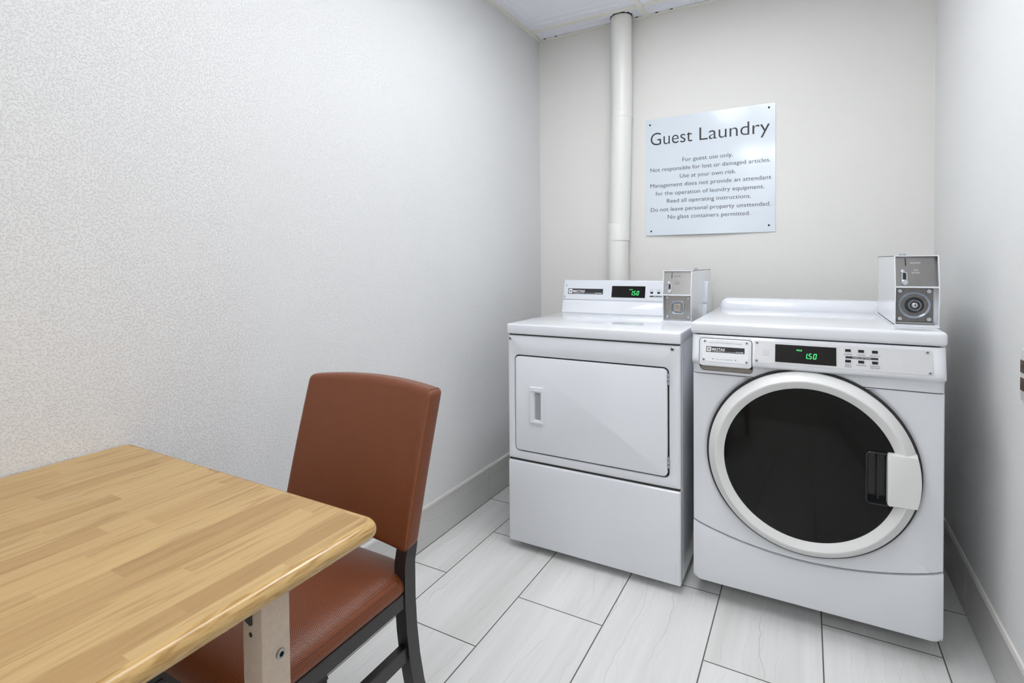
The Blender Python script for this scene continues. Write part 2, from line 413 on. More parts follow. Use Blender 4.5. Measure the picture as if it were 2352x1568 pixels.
    def quad(self, o, u, v, w, h, key=None, slant=0.0):
        u = Vector(u).normalized(); v = Vector(v).normalized(); o = Vector(o)
        vs = [self.bm.verts.new(o + u*(a + slant*b_) + v*b_) for a, b_ in ((0, 0), (w, 0), (w, h), (0, h))]
        f = self.bm.faces.new(vs); self._tag([f], key); return self

ORIG = {}
def link(name, mb, parent=None, sharp=35, smooth=True):
    me = bpy.data.meshes.new(name)
    bmesh.ops.remove_doubles(mb.bm, verts=[v for v in mb.bm.verts if not v.link_faces], dist=1e-6)
    mb.bm.to_mesh(me); mb.bm.free()
    for k in mb.mats: me.materials.append(M[k])
    if smooth:
        for p in me.polygons: p.use_smooth = True
        me.set_sharp_from_angle(angle=math.radians(sharp))
    o = bpy.data.objects.new(name, me); COL.objects.link(o)
    if parent is not None:
        org = ORIG[parent.name]
        me.transform(Matrix.Translation(-org)); o.parent = parent; ORIG[o.name] = org
    else:
        ORIG[o.name] = Vector((0, 0, 0))
    return o

def thing(name, label, cat, loc, group=None):
    o = bpy.data.objects.new(name, None); COL.objects.link(o)
    o.empty_display_size = 0.1; o.location = loc; ORIG[o.name] = Vector(loc)
    o['label'] = label; o['category'] = cat
    if group: o['group'] = group
    return o

def struct(name, mb, parent=None, **k):
    o = link(name, mb, parent, **k)
    if parent is None: o['kind'] = 'structure'
    return o

def rrect(x0, x1, z0, z1, r, n=6):
    pts = []
    for cx, cz, a0 in ((x1-r, z1-r, 0), (x0+r, z1-r, 90), (x0+r, z0+r, 180), (x1-r, z0+r, 270)):
        for i in range(n+1):
            a = math.radians(a0 + 90*i/n); pts.append((cx + r*math.cos(a), cz + r*math.sin(a)))
    return pts

def ray_poly(c0, ang, poly):
    dx, dz = math.cos(ang), math.sin(ang); best = None
    for (ax, az), (bx, bz) in zip(poly, poly[1:]+poly[:1]):
        ex, ez = bx-ax, bz-az; den = dx*ez - dz*ex
        if abs(den) < 1e-12: continue
        t = ((ax-c0[0])*ez - (az-c0[1])*ex)/den; q = ((ax-c0[0])*dz - (az-c0[1])*dx)/den
        if t > 1e-9 and -1e-9 <= q <= 1+1e-9 and (best is None or t < best): best = t
    return (c0[0]+dx*best, c0[1]+dz*best)

def angles_for(c0, *polys, n=96):
    a = [2*math.pi*i/n for i in range(n)]
    for p in polys:
        for x, z in p: a.append(math.atan2(z-c0[1], x-c0[0]) % (2*math.pi))
    a = sorted(a); out = []
    for x in a:
        if not out or x - out[-1] > 1e-4: out.append(x)
    return out

def screw(name, parent, x, y, z, r=0.0055, nrm=(0, -1, 0), key='bolt', depth=0.003):
    """domed security screw whose head faces nrm"""
    mb = MB(key, 'black')
    rot = Vector((0, -1, 0)).rotation_difference(Vector(nrm)).to_matrix().to_4x4()
    mat = Matrix.Translation((x, y, z)) @ rot
    mb.lathe([(r, 0.001), (r, -depth*0.45), (r*0.82, -depth*0.85), (r*0.5, -depth), (r*0.42, -depth)], 0, 0, 20, key=key, mat=mat)
    mb.lathe([(r*0.42, -depth), (r*0.36, -depth*0.4), (0.0004, -depth*0.4)], 0, 0, 20, key='black', mat=mat)
    return link(name, mb, parent)

X, Y, Z = Vector((1, 0, 0)), Vector((0, 1, 0)), Vector((0, 0, 1))

# ------------------------------------------------------------------ room shell
T = 0.1
struct('floor', MB('floor').box(-T, W+T, D-T, T, -0.1, 0))
struct('wall_left', MB('wall_left').box(-T, 0, D-T, T, 0, H+0.3), smooth=False)
struct('wall_right', MB('wall_right').box(W, W+T, D-T, T, 0, H+0.3), smooth=False)
struct('wall_back', MB('wall').box(0, W, 0, T, 0, H+0.3), smooth=False)
struct('wall_front', MB('wall').box(0, W, D-T, D, 0, H+0.3), smooth=False)

BH, BT = 0.162, 0.012
def base(name, axis, at, sgn, joints, lo, hi):
    mb = MB('base_tile', 'caulk')
    edges = [lo] + joints + [hi]
    for a, b_ in zip(edges, edges[1:]):
        a += 0.0012; b_ -= 0.0012
        if axis == 'y':
            x0, x1 = sorted((at, at + sgn*BT)); mb.box(x0, x1, a, b_, 0.003, BH, 0.0012, 1)
        else:
            y0, y1 = sorted((at, at + sgn*BT)); mb.box(a, b_, y0, y1, 0.003, BH, 0.0012, 1)
    if axis == 'y':
        x0, x1 = sorted((at, at + sgn*(BT-0.0015))); mb.box(x0, x1, lo, hi, 0, 0.004, key='joint_and_shade')
    else:
        y0, y1 = sorted((at, at + sgn*(BT-0.0015))); mb.box(lo, hi, y0, y1, 0, 0.004, key='joint_and_shade')
    if axis == 'y':
        x0, x1 = sorted((at, at + sgn*0.006)); mb.box(x0, x1, lo, hi, BH-0.003, BH+0.004, 0, key='caulk')
    else:
        y0, y1 = sorted((at, at + sgn*0.006)); mb.box(lo, hi, y0, y1, BH-0.003, BH+0.004, 0, key='caulk')
    return struct(name, mb)
base('baseboard_left', 'y', 0, 1, [-0.622-0.612*k for k in range(6, -1, -1)], D, 0)
base('baseboard_right', 'y', W, -1, [-0.596-0.612*k for k in range(6, -1, -1)], D, 0)
base('baseboard_back', 'x', 0, -1, [0.6, 1.21], BT, W-BT)

# suspended ceiling: slab, embossed vinyl panels, tee grid, wall angles
ceil_o = struct('ceiling', MB('black').box(0, W, D, 0, H+0.12, H+0.2))
gx = [0.0, 0.632, 1.242, W]
gy = [0.0, -0.138, -0.748, -1.358, -2.578, -3.80, D]
def panel(x0, x1, y0, y1, notches=()):
    mb = MB('panel', 'black')
    z = H + 0.006
    steps = [(0, 0), (0.046, 0), (0.049, -0.0035), (0.056, -0.0035), (0.059, 0.0015), (0.098, 0.0015), (0.101, -0.002), (0.106, -0.002), (0.109, 0.0005)]
    k = min(1.0, (x1-x0)/0.30, (y1-y0)/0.30)
    rings = []
    for i, dz in steps:
        i *= k
        rings.append([(x0+i, y0+i, z+dz), (x1-i, y0+i, z+dz), (x1-i, y1-i, z+dz), (x0+i, y1-i, z+dz)])
    mb.loft(rings, cap0=False)
    for nx in notches:   # black wedges stand in for the dark void where the panel edge lifts
        w_ = 0.014
        mb.prism([(nx-w_, y1-0.004), (nx+w_, y1-0.004), (nx+w_*0.45, y1-0.013), (nx+w_*0.05, y1-0.021), (nx-w_*0.4, y1-0.012)], 'z', z-0.0045, z+0.002, key='black')
    return link('ceiling_panel', mb, ceil_o)
TROFFERS = {(1, 2), (1, 3), (1, 5)}
for i in range(3):
    for j in range(6):
        if (i, j) in TROFFERS: continue
        nt_ = {(0, 0): (0.045, 0.115, 0.585), (1, 0): (0.69, 0.765), (2, 0): ()}.get((i, j), ())
        panel(gx[i]+0.010, gx[i+1]-0.010, gy[j+1]+0.010, gy[j]-0.010, nt_)
def tee(x0, x1, y0, y1):
    link('grid_runner', MB('tee').box(x0, x1, y0, y1, H, H+0.012, 0.0008, 1), ceil_o)
for x in gx[1:-1]: tee(x-0.012, x+0.012, D, 0)
for y in gy[1:-1]:
    for a, b_ in zip(gx, gx[1:]): tee(a+0.012, b_-0.012, y-0.012, y+0.012)
def angle(name, x0, x1, y0, y1):
    struct(name, MB('tee').box(x0, x1, y0, y1, H-0.001, H+0.005, 0.0006, 1))
angle('trim_1', 0, 0.021, D, 0); angle('trim_2', W-0.021, W, D, 0)
angle('trim_3', 0.021, W-0.021, -0.021, 0); angle('trim_4', 0.021, W-0.021, D, D+0.021)

def troffer(x0, x1, y0, y1, key, label):
    t = thing('ceiling_light', label, 'ceiling light', ((x0+x1)/2, (y0+y1)/2, H), 'recessed ceiling lights')
    mb = MB('white_plastic')
    for a in ((x0, x1, y0, y0+0.03), (x0, x1, y1-0.03, y1), (x0, x0+0.03, y0+0.03, y1-0.03), (x1-0.03, x1, y0+0.03, y1-0.03)):
        mb.box(*a, H+0.001, H+0.05)
    xm = (x0+x1)/2
    mb.box(xm-0.03, xm+0.03, y0+0.03, y1-0.03, H+0.004, H+0.05)
    mb.box(x0, x1, y0, y1, H+0.05, H+0.06)
    link('frame', mb, t)
    for a, b_ in ((x0+0.032, xm-0.032), (xm+0.032, x1-0.032)):
        link('lens', MB(key).box(a, b_, y0+0.032, y1-0.032, H+0.012, H+0.018), t)
troffer(gx[1]+0.012, gx[2]-0.012, gy[4]+0.012, gy[3]-0.012, 'lamp', 'twin-lens recessed ceiling light over the middle of the room beside the table')
troffer(gx[1]+0.012, gx[2]-0.012, gy[3]+0.012, gy[2]-0.012, 'fill_back', 'added unseen twin-lens fill light above the washer and dryer near the back wall')
troffer(gx[1]+0.012, gx[2]-0.012, gy[6]+0.03, gy[5]-0.012, 'fill_far', 'added unseen twin-lens fill light at the far end of the room behind the table')
# ------------------------------------------------------------------ vent pipe
t = thing('vent_pipe', 'white painted vertical pipe running up the back wall into the ceiling', 'pipe', (0.5, -0.062, 0))
mb = MB('pipe')
R_ = 0.0545
mb.tube([(0.4925, -0.062, 0.0), (0.4925, -0.062, 1.34)], R_, 48)
link('pipe_section', mb, t)
link('pipe_section', MB('pipe').tube([(0.499, -0.062, 1.36), (0.5135, -0.062, 1.955)], R_, 48), t)
link('pipe_section', MB('pipe').tube([(0.5145, -0.062, 1.957), (0.5145, -0.062, H+0.1)], R_, 48), t)
def collar(x, z, h, dr=0.0022):
    mb = MB('pipe').lathe([(R_-0.001, z-h), (R_+dr, z-h+0.003), (R_+dr, z+h-0.004), (R_+dr*0.4, z+h), (R_-0.001, z+h+0.003)], x, -0.062, 48, axis='z')
    link('coupling', mb, t)
collar(0.4955, 1.325, 0.045); collar(0.5143, 1.945, 0.014, 0.0012)
link('ceiling_gap', MB('black').lathe([(R_+0.001, H-0.0005), (R_+0.0035, H-0.0005), (R_+0.0035, H+0.02), (R_+0.001, H+0.02)], 0.5145, -0.062, 48, axis='z'), t)

# ------------------------------------------------------------------ wall sign
sx0, sx1, sz0, sz1 = 0.6275, 1.2450, 1.3065, 1.9195
def sy(x, z):
    tt = max(0.0, (1.62 - z)/0.31); e = (x-sx0)/(sx1-sx0)
    return -0.0035 - 0.011*tt**2*math.exp(-((e-0.42)/0.36)**2) - 0.0012*max(0, (z-1.86)/0.06)*max(0, 1-abs(e-0.86)/0.2)
t = thing('wall_sign', 'square pale blue Guest Laundry rules sign screwed to the back wall', 'sign', ((sx0+sx1)/2, 0, sz0))
mb = MB('sign')
b = bmesh.new(); N = 24
grid = []
for layer in (0.0, 0.0025):
    g = [[b.verts.new((sx0+(sx1-sx0)*i/N, sy(sx0+(sx1-sx0)*i/N, sz0+(sz1-sz0)*j/N)+layer, sz0+(sz1-sz0)*j/N)) for i in range(N+1)] for j in range(N+1)]
    grid.append(g)
    for j in range(N):
        for i in range(N): b.faces.new((g[j][i], g[j][i+1], g[j+1][i+1], g[j+1][i]))
rim = lambda g: [g[0][i] for i in range(N)]+[g[j][N] for j in range(N)]+[g[N][i] for i in range(N, 0, -1)]+[g[j][0] for j in range(N, 0, -1)]
r0, r1 = rim(grid[0]), rim(grid[1])
for i in range(len(r0)): b.faces.new((r0[i], r0[(i+1) % len(r0)], r1[(i+1) % len(r0)], r1[i]))
mb.merge(b)
link('plate', mb, t)
wp = lambda p: (p.x, sy(p.x, p.z)-0.0006, p.z)
for s_, x_, w_ in (('Guest', 0.653, 0.2115), ('Laundry', 0.8995, 0.3215)):
    link('heading_lettering', MB('ink').text(s_, (x_, 0, 1.781), X, Z, cap=0.066, width=w_, key='ink', warp=wp, weight=-0.006), t, smooth=False)
for s_, a, b_, z_ in (('For guest use only.', .816, 1.057, 1.683), ('Not responsible for lost or damaged articles.', .651, 1.224, 1.6415),
                      ('Use at your own risk.', .803, 1.071, 1.600), ('Management does not provide an attendant', .650, 1.227, 1.5585),
                      ('for the operation of laundry equipment.', .678, 1.197, 1.516), ('Read all operating instructions.', .737, 1.139, 1.4745),
                      ('Do not leave personal property unattended.', .653, 1.225, 1.432), ('No glass containers permitted.', .741, 1.135, 1.3915)):
    link('rules_lettering', MB('ink_body').text(s_, (a, 0, z_), X, Z, cap=0.0205, width=b_-a, key='ink_body', warp=wp, weight=-0.004), t, smooth=False)
for x, z in ((.650, 1.890), (1.217, 1.899), (.655, 1.329), (1.217, 1.338)):
    link('screw', MB('black').lathe([(0.0045, 0.001), (0.0045, -0.0015), (0.003, -0.0025), (0.0003, -0.0028)], x, z, 20, mat=Matrix.Translation((0, sy(x, z), 0))), t)

# ------------------------------------------------------------------ shared machine parts
def seven_seg(mb, o, u, v, text, h, key='green'):
    """slanted LED digits, baseline left at o"""
    segs = {'0': 'abcdef', '1': 'bc', '5': 'afgcd'}
    w, tk = h*0.52, h*0.13
    u = Vector(u).normalized(); v = Vector(v).normalized(); o = Vector(o); sl = 0.14
    def bar(x, y, ww, hh): mb.quad(o + u*(x + sl*y) + v*y, u, v, ww, hh, key, sl)
    x = 0.0
    for ch in text:
        if ch == '.':
            bar(x - h*0.13, 0, tk*1.2, tk*1.2); continue
        g = tk*0.25
        dx = -w*0.55 if ch == '1' else 0
        for s_ in segs[ch]:
            if s_ == 'a': bar(x+tk+dx, h-tk, w-2*tk, tk)
            if s_ == 'd': bar(x+tk+dx, 0, w-2*tk, tk)
            if s_ == 'g': bar(x+tk+dx, h/2-tk/2, w-2*tk, tk)
            if s_ == 'f': bar(x+dx, h/2+g, tk, h/2-g-tk*0.3)
            if s_ == 'e': bar(x+dx, tk*0.3, tk, h/2-g-tk*0.3)
            if s_ == 'b': bar(x+w-tk+dx, h/2+g, tk, h/2-g-tk*0.3)
            if s_ == 'c': bar(x+w-tk+dx, tk*0.3, tk, h/2-g-tk*0.3)
        x += w + h*0.22 + dx

def logo_plate(mb, o, u, v, w, h, word):
    """black badge: white square with slanted strokes, maker's name, line and machine word"""
    o = Vector(o); n = Vector(u).cross(Vector(v)).normalized()*0.0004
    u = Vector(u).normalized(); v = Vector(v).normalized()
    mb.quad(o, u, v, w, h, 'ink')
    P = lambda a, b_, k=1: o + u*a + v*b_ + n*k
    q = h*0.78; mx = h*0.11
    # rounded white square
    vs = [mb.bm.verts.new(P(mx + x, mx + y)) for x, y in rrect(0, q*0.98, 0, q, q*0.16, 4)]
    f = mb.bm.faces.new(vs); mb._tag([f], 'white_ink')
    for k in range(3):
        mb.quad(P(mx + q*(0.32 + 0.20*k), mx + q*0.27, 2), u, v, q*0.11, q*0.46, 'ink', -0.42)
    for k in range(3):
        mb.quad(P(mx + q*(0.13 + 0.20*k)+q*0.06, mx + q*0.66, 2), u, v, q*0.16, q*0.07, 'ink', 0)
    mb.text('MAYTAG', P(h*1.02, h*0.32), u, v, cap=h*0.42, width=w*0.335, key='white_ink', weight=0.028)
    mb.text('COMMERCIAL', P(h*1.02, h*0.115), u, v, cap=h*0.13, width=w*0.325, key='white_ink', weight=0.01)
    mb.quad(P(w*0.50, h*0.12), u, v, w*0.27, h*0.035, 'white_ink')
    mb.text(word, P(w*0.775, h*0.11), u, v, cap=h*0.17, width=w*0.20, key='white_ink', weight=0.03)

def coin_box(root, x0, x1, yf, yb, z0, zm, z1, style):
    p = 0.0030
    top, mid = yf+0.013, yf-0.007
    mb = MB('enamel')
    prof = [(yf, z0), (mid, zm), (top, z1), (yb, z1), (yb, z0)]
    mb.prism(prof, 'x', x0, x0+p, 0.0008, 1); mb.prism(prof, 'x', x1-p, x1, 0.0008, 1)
    mb.box(x0, x1, top, yb, z1-p, z1, 0.0008, 1)
    mb.box(x0, x1, yb-p, yb, z0, z1, 0.0008, 1)
    mb.box(x0, x1, yf, yb, z0, z0+p, 0.0008, 1)
    mb.box(x0+p, x1-p, mid+0.0005, yf+0.05, zm-0.0025, zm+0.0025, 0.0006, 1)
    mb.box(x0-0.006, x1+(0.0 if style == 'round' else 0.004), yf-0.006, yb, z0-0.0045, z0, 0.0012, 1)
    body = link('coin_box', mb, root)
    lin = MB('enamel')
    lin.box(x0+p, x1-p, yf+0.0235, yf+0.0255, z0+p, zm-0.0025); lin.box(x0+p, x1-p, top+0.016, top+0.018, zm+0.0025, z1-p)
    link('inner_liner', lin, body)
    body['label'] = 'white slanted coin box with steel face'
    # slanted face
    a = Vector((0, mid+0.010, zm+0.0025)); b_ = Vector((0, top+0.010, z1-p)); vv = (b_-a).normalized(); hh = (b_-a).length
    nn = X.cross(vv).normalized()      # towards the viewer
    mb = MB('steel' if style == 'square' else 'darkface', 'black', 'ink')
    xa, xb = x0+p+0.0002, x1-p-0.0002
    w = xb-xa
    g = 0.0 if style == 'square' else 0.008
    P = lambda u_, v_, k=0.0: Vector((xa, a.y, a.z)) + X*u_*w + vv*v_*hh + nn*k
    back = -0.004
    pts = [P(0, 0, back), P(1, 0, back), P(1, 1, back), P(0, 1, back)]; pts2 = [P(0, 0), P(1-g/w, 0), P(1-g/w, 1), P(0, 1)]
    mb.loft([pts, pts2], key=mb.mats[0])
    fs = 0.27 if style == 'square' else 0.235
    mb.quad(P(fs, 0.68, 0.0004), X, vv, 0.0026, hh*0.26, 'black')
    tk = 'ink' if style == 'square' else 'white_ink'
    mb.text('QUARTERS', P(0.36, 0.76, 0.0005), X, vv, cap=0.0042, width=w*0.24, key=tk)
    mb.text('COIN', P(0.49, 0.52, 0.0005), X, vv, cap=0.0042, width=w*0.11, align='c', key=tk)
    mb.text('RETURN', P(0.49, 0.43, 0.0005), X, vv, cap=0.0042, width=w*0.19, align='c', key=tk)
    link('coin_faceplate', mb, body)
    rot = Vector((0, -1, 0)).rotation_difference(nn).to_matrix().to_4x4()
    q = P(0.165 if style == 'square' else 0.175, 0.50)
    link('coin_return_button', MB('bolt').lathe([(0.0062, 0.0), (0.0062, -0.004), (0.005, -0.0055), (0.0003, -0.006)], 0, 0, 20, mat=Matrix.Translation(q) @ rot), body)
    # chute: channel with a rounded lip
    mb = MB('bolt', 'black')
    mat = Matrix.Translation(P(0.215, 0.08)) @ rot
    mb.prism(rrect(-0.007, 0.007, 0, 0.036, 0.003, 3), 'y', -0.0022, 0.001, key='bolt', mat=mat)
    mb.prism(rrect(-0.0042, 0.0042, 0.0085, 0.033, 0.001, 2), 'y', -0.0027, -0.0015, key='black', mat=mat)
    mb.lathe([(0.0085, 0.0), (0.0085, -0.005), (0.0065, -0.0065), (0.0003, -0.0065)], 0, 0.004, 20, key='bolt', mat=mat)
    link('coin_return_chute', mb, body)
    # lower recess with the vault door
    yl = yf + 0.016
    xr = xb - (0.002 if style == 'square' else 0.010)
    mb = MB('steel' if style == 'square' else 'darksteel')
    mb.box(xa+0.002, xr, yl, yl+0.006, z0+0.010, zm-0.004, 0.001, 1)
    cx, cz = (xa+0.002+xr)/2, (z0+0.010+zm-0.004)/2
    if style == 'round':
        mb.lathe([(0.040, yl+0.001), (0.040, yl-0.003), (0.0365, yl-0.006), (0.033, yl-0.003), (0.0325, yl+0.010)], cx, cz, 64, key='cast')
        mb.lathe([(0.0328, yl+0.006), (0.029, yl+0.005), (0.024, yl+0.0), (0.0190, yl-0.0065), (0.0170, yl-0.0105), (0.0125, yl-0.0105), (0.0115, yl-0.004)], cx, cz, 64, key='cast_dark')
        mb.lathe([(0.0118, yl-0.005), (0.0003, yl-0.005)], cx, cz, 40, key='brown')
        mb.box(xa+0.002, xr+0.004, yl-0.004, yl+0.002, z0+0.004, z0+0.010, 0.0008, 1, key='steel')
    else:
        ro = [(0.0255, 0.0), (0.0255, -0.005), (0.0225, -0.0075), (0.020, -0.005), (0.0185, 0.002)]
        rings = [[(cx+px_, yl+dy, cz+pz_) for px_, pz_ in rrect(-r, r, -r*1.03, r*1.03, r*0.45, 6)] for r, dy in ro]
        mb.loft(rings, False, True, key='cast')
    link('vault_door', mb, body)
    mb = MB('brass' if style == 'square' else 'bolt', 'black', 'bolt')
    if style == 'square':
        mb.prism(rrect(cx-0.0125, cx+0.0125, cz-0.013, cz+0.013, 0.005, 5), 'y', yl-0.009, yl+0.001, 0.0012, 2, key='bolt')
        mb.prism(rrect(cx-0.0095, cx+0.0095, cz-0.011, cz+0.011, 0.004, 4), 'y', yl-0.0098, yl-0.008, key='brass')
        mb.lathe([(0.0078, yl-0.009), (0.0078, yl-0.0115), (0.007, yl-0.0125), (0.0003, yl-0.0125)], cx, cz-0.001, 28, key='bolt')
        mb.box(cx-0.001, cx+0.001, yl-0.0129, yl-0.012, cz-0.0055, cz+0.0035, key='black')
    else:
        mb.lathe([(0.0076, yl-0.004), (0.0076, yl-0.0095), (0.006, yl-0.0105), (0.0003, yl-0.0105)], cx, cz, 28, key='bolt')
        mb.box(cx-0.0002, cx+0.0022, yl-0.0108, yl-0.010, cz-0.0035, cz+0.0035, key='black')
    link('lock_cylinder', mb, body)
    for sx_ in (-1, 1):
        for sz_ in (-1, 1):
            bx = cx + sx_*((xr-xa-0.002)/2-0.010); bz = cz + sz_*((zm-z0-0.014)/2-0.009)
            link('bolt', MB('bolt').lathe([(0.0072, yl), (0.0072, yl-0.002), (0.0055, yl-0.0042), (0.0003, yl-0.0045)], bx, bz, 22), body)
    kx, ky = (x0+(x1-x0)*(0.80 if style == 'square' else 0.42), yf+(yb-yf)*0.48)
    link('lid_lock', MB('bolt').lathe([(0.009, z1-0.001), (0.009, z1+0.006), (0.007, z1+0.008), (0.0003, z1+0.008)], kx, ky, 24, axis='z'), body)
    return body
M['darkface'] = simple('worn steel', (0.30, 0.29, 0.29), 0.28, metal=1.0, noise=0.12, nscale=25)

def feet(root, xs, ys, h):
    for x in xs:
        for y in ys:
            link('foot', MB('rubber').lathe([(0.018, 0.0), (0.02, 0.004), (0.02, 0.012), (0.008, 0.014), (0.008, h+0.004)], x, y, 20, cap0=True, cap1=True, axis='z'), root)

# ------------------------------------------------------------------ dryer
dx0, dx1, dyf, dyb = 0.3075, 0.9935, -0.943, -0.225
dry = thing('clothes_dryer', 'white front-loading coin dryer with square door, left of the washer', 'dryer', ((dx0+dx1)/2, -0.58, 0))
feet(dry, (dx0+0.05, dx1-0.05), (dyf+0.16, dyb-0.06), 0.034)
mb = MB('enamel')
mb.box(dx0, dx1, dyf+0.022, dyb, 0.034, 0.882, 0.002, 2)
mb.box(dx1-0.0015, dx1+0.001, dyf+0.04, dyf+0.046, 0.05, 0.87, 0.0008, 1)
link('cabinet', mb, dry)
link('top_panel', MB('enamel').box(dx0-0.001, dx1+0.003, dyf-0.008, dyb, 0.8805, 0.921, 0.006, 3), dry)
# front panel with a rounded door opening and a rolled flange round it
hole = rrect(0.337, 0.9555, 0.404, 0.7965, 0.020, 6); hole2 = rrect(0.334, 0.9585, 0.401, 0.7995, 0.023, 6)
outer = rrect(dx0, dx1, 0.372, 0.8745, 0.006, 4); outer2 = rrect(dx0+0.004, dx1-0.004, 0.376, 0.8705, 0.004, 4)
c0 = (0.646, 0.60); an = angles_for(c0, hole, outer, hole2, n=64)
mb = MB('enamel')
rr_ = lambda poly, y: [(*(lambda q: (q[0], y, q[1]))(ray_poly(c0, a, poly)),) for a in an]
mb.loft([rr_(hole, dyf+0.02), rr_(hole, dyf+0.002), rr_(hole2, dyf), rr_(outer2, dyf), rr_(outer, dyf+0.0035), rr_(outer, dyf+0.024)], False, False)
link('front_panel', mb, dry, sharp=50)
mb = MB('joint_and_shade')  # dark plate and strips stand in for shade in the panel gaps
mb.box(0.325, 0.965, dyf+0.0195, dyf+0.0215, 0.39, 0.81)
mb.box(dx0+0.004, dx1-0.004, dyf+0.006, dyf+0.0215, 0.872, 0.881); mb.box(dx0+0.004, dx1-0.004, dyf+0.006, dyf+0.0215, 0.362, 0.374)
link('seam_shade', mb, dry)
# door
mb = MB('enamel')
mb.prism(rrect(0.3425, 0.9495, 0.4105, 0.791, 0.016, 6), 'y', dyf-0.0035, dyf+0.018, 0.0025, 2)
door = link('door', mb, dry)
hx0, hx1, hz0, hz1 = 0.4085, 0.4705, 0.5245, 0.6735
mb = MB('enamel')
c1 = ((hx0+hx1)/2+0.004, (hz0+hz1)/2)
cup = rrect(0.4285, 0.4595, 0.5405, 0.653, 0.003, 3); o1 = rrect(hx0, hx1, hz0, hz1, 0.004, 3); o2 = rrect(hx0+0.003, hx1-0.003, hz0+0.003, hz1-0.003, 0.003, 3)
an2 = angles_for(c1, cup, o1, n=32)
rc = lambda poly, y: [(q[0], y, q[1]) for q in (ray_poly(c1, a, poly) for a in an2)]
cup2 = rrect(0.4315, 0.4565, 0.5435, 0.650, 0.003, 3)
mb.loft([rc(o1, dyf-0.003), rc(o1, dyf-0.010), rc(o2, dyf-0.0125), rc(cup, dyf-0.0115), rc(cup2, dyf-0.0037)], False, False)
mb.loft([rc(cup2, dyf-0.0038), [(q[0]*0.5+0.444*0.5, dyf-0.0038, q[1]*0.5+0.597*0.5) for q in (ray_poly(c1, a, cup2) for a in an2)]], False, True, key='cup_shade')
mb.box(0.417, 0.464, dyf-0.0155, dyf-0.010, 0.655, 0.664, 0.002, 2)
mb.box(0.419, 0.466, dyf-0.0155, dyf-0.010, 0.531, 0.538, 0.002, 2)
M['cup_shade'] = simple('shaded cup', (0.36, 0.37, 0.39), 0.3)  # grey carries the shade at the back of the recessed cup
h = link('door_handle', mb, door)
for z_ in (0.757, 0.463):
    mb = MB('bolt')
    for k in range(3): mb.lathe([(0.0003, z_-0.021+0.014*k), (0.0038, z_-0.0205+0.014*k), (0.0038, z_-0.0085+0.014*k), (0.0003, z_-0.008+0.014*k)], 0.9525, dyf-0.003, 16, axis='z')
    link('hinge', mb, door)
# lower panel
mb = MB('enamel').box(dx0-0.001, dx1+0.001, dyf-0.003, dyf+0.03, 0.030, 0.3635, 0.007, 3)
rnd = random.Random(7)
for x, z in ((0.905, 0.073), (0.862, 0.052), (0.868, 0.050), (0.853, 0.046), (0.931, 0.058), (0.973, 0.107), (0.975, 0.094), (0.976, 0.090), (0.85, 0.068)):
    mb.quad((x, dyf-0.0032, z), X + Z*rnd.uniform(-0.6, 0.6), Z, rnd.uniform(0.0015, 0.006), rnd.uniform(0.0005, 0.0015), 'ink_grey')
link('lower_panel', mb, dry)
for x, z in ((0.3185, 0.8605), (0.9675, 0.8620)): screw('screw', dry, x, dyf, z, 0.0075)
# console
cz0, cz1, cz2, cz3 = 0.9208, 0.973, 0.986, 1.0775
Yc = lambda z: -0.395 + (z-cz0)*0.255
prof = [(Yc(cz0), cz0), (Yc(cz1), cz1), (Yc(cz1)+0.004, cz1+0.002), (Yc(cz2)+0.004, cz2-0.004), (Yc(cz2)+0.0, cz2-0.001), (Yc(cz3), cz3), (Yc(cz3)+0.006, cz3+0.002), (-0.24, cz3-0.004), (-0.24, cz0)]
con = link('control_console', MB('enamel').prism(prof, 'x', 0.3065, 0.9925, 0.001, 1, ang=40), dry)
vc = Vector((0, 0.255, 1)).normalized(); nc = X.cross(vc).normalized()
Pc = lambda x, z, k=0.0: Vector((x, Yc(z), z)) + nc*k
mb = MB('console', 'ink', 'white_ink', 'ink_grey')
mb.loft([[Pc(0.308, cz2+0.001, 0), Pc(0.991, cz2+0.001, 0), Pc(0.991, cz3-0.001, 0), Pc(0.308, cz3-0.001, 0)],
         [Pc(0.3085, cz2+0.0015, 0.0012), Pc(0.9905, cz2+0.0015, 0.0012), Pc(0.9905, cz3-0.0015, 0.0012), Pc(0.3085, cz3-0.0015, 0.0012)]], False, True, key='console')
logo_plate(mb, Pc(0.331, 1.0115, 0.0016), X, vc, 0.1825, 0.0270, 'DRYER')
for x, s1, s2 in ((0.749, 'WHITES', 'AND COLORS'), (0.781, 'PERM', 'PRESS'), (0.813, 'DELICATES', 'AND KNITS')):
    mb.text(s1, Pc(x, 1.0365, 0.0016), X, vc, cap=0.0028, width=0.018, align='c', key='ink_grey')
    mb.text(s2, Pc(x, 1.0318, 0.0016), X, vc, cap=0.0028, width=0.023, align='c', key='ink_grey')
mb.quad(Pc(0.741, 1.0045, 0.0016), X, vc, 0.082, 0.0062, 'ink')
mb.text('FABRIC SETTINGS', Pc(0.782, 1.0060, 0.0020), X, vc, cap=0.0033, width=0.05, align='c', key='white_ink')
link('faceplate', mb, con)
mb = MB('displayglass', 'green')
mb.loft([[Pc(0.557, 0.9990, 0.001), Pc(0.719, 0.9990, 0.001), Pc(0.719, 1.0530, 0.001), Pc(0.557, 1.0530, 0.001)],
         [Pc(0.558, 0.9995, 0.003), Pc(0.718, 0.9995, 0.003), Pc(0.718, 1.0525, 0.003), Pc(0.558, 1.0525, 0.003)]], True, True)
seven_seg(mb, Pc(0.6535, 1.0105, 0.0034), X, vc, '1.50', 0.0205)
mb.text('PRICE', Pc(0.6435, 1.0345, 0.0034), X, vc, cap=0.0036, width=0.0165, key='green', weight=0.02)
link('price_display', mb, con)
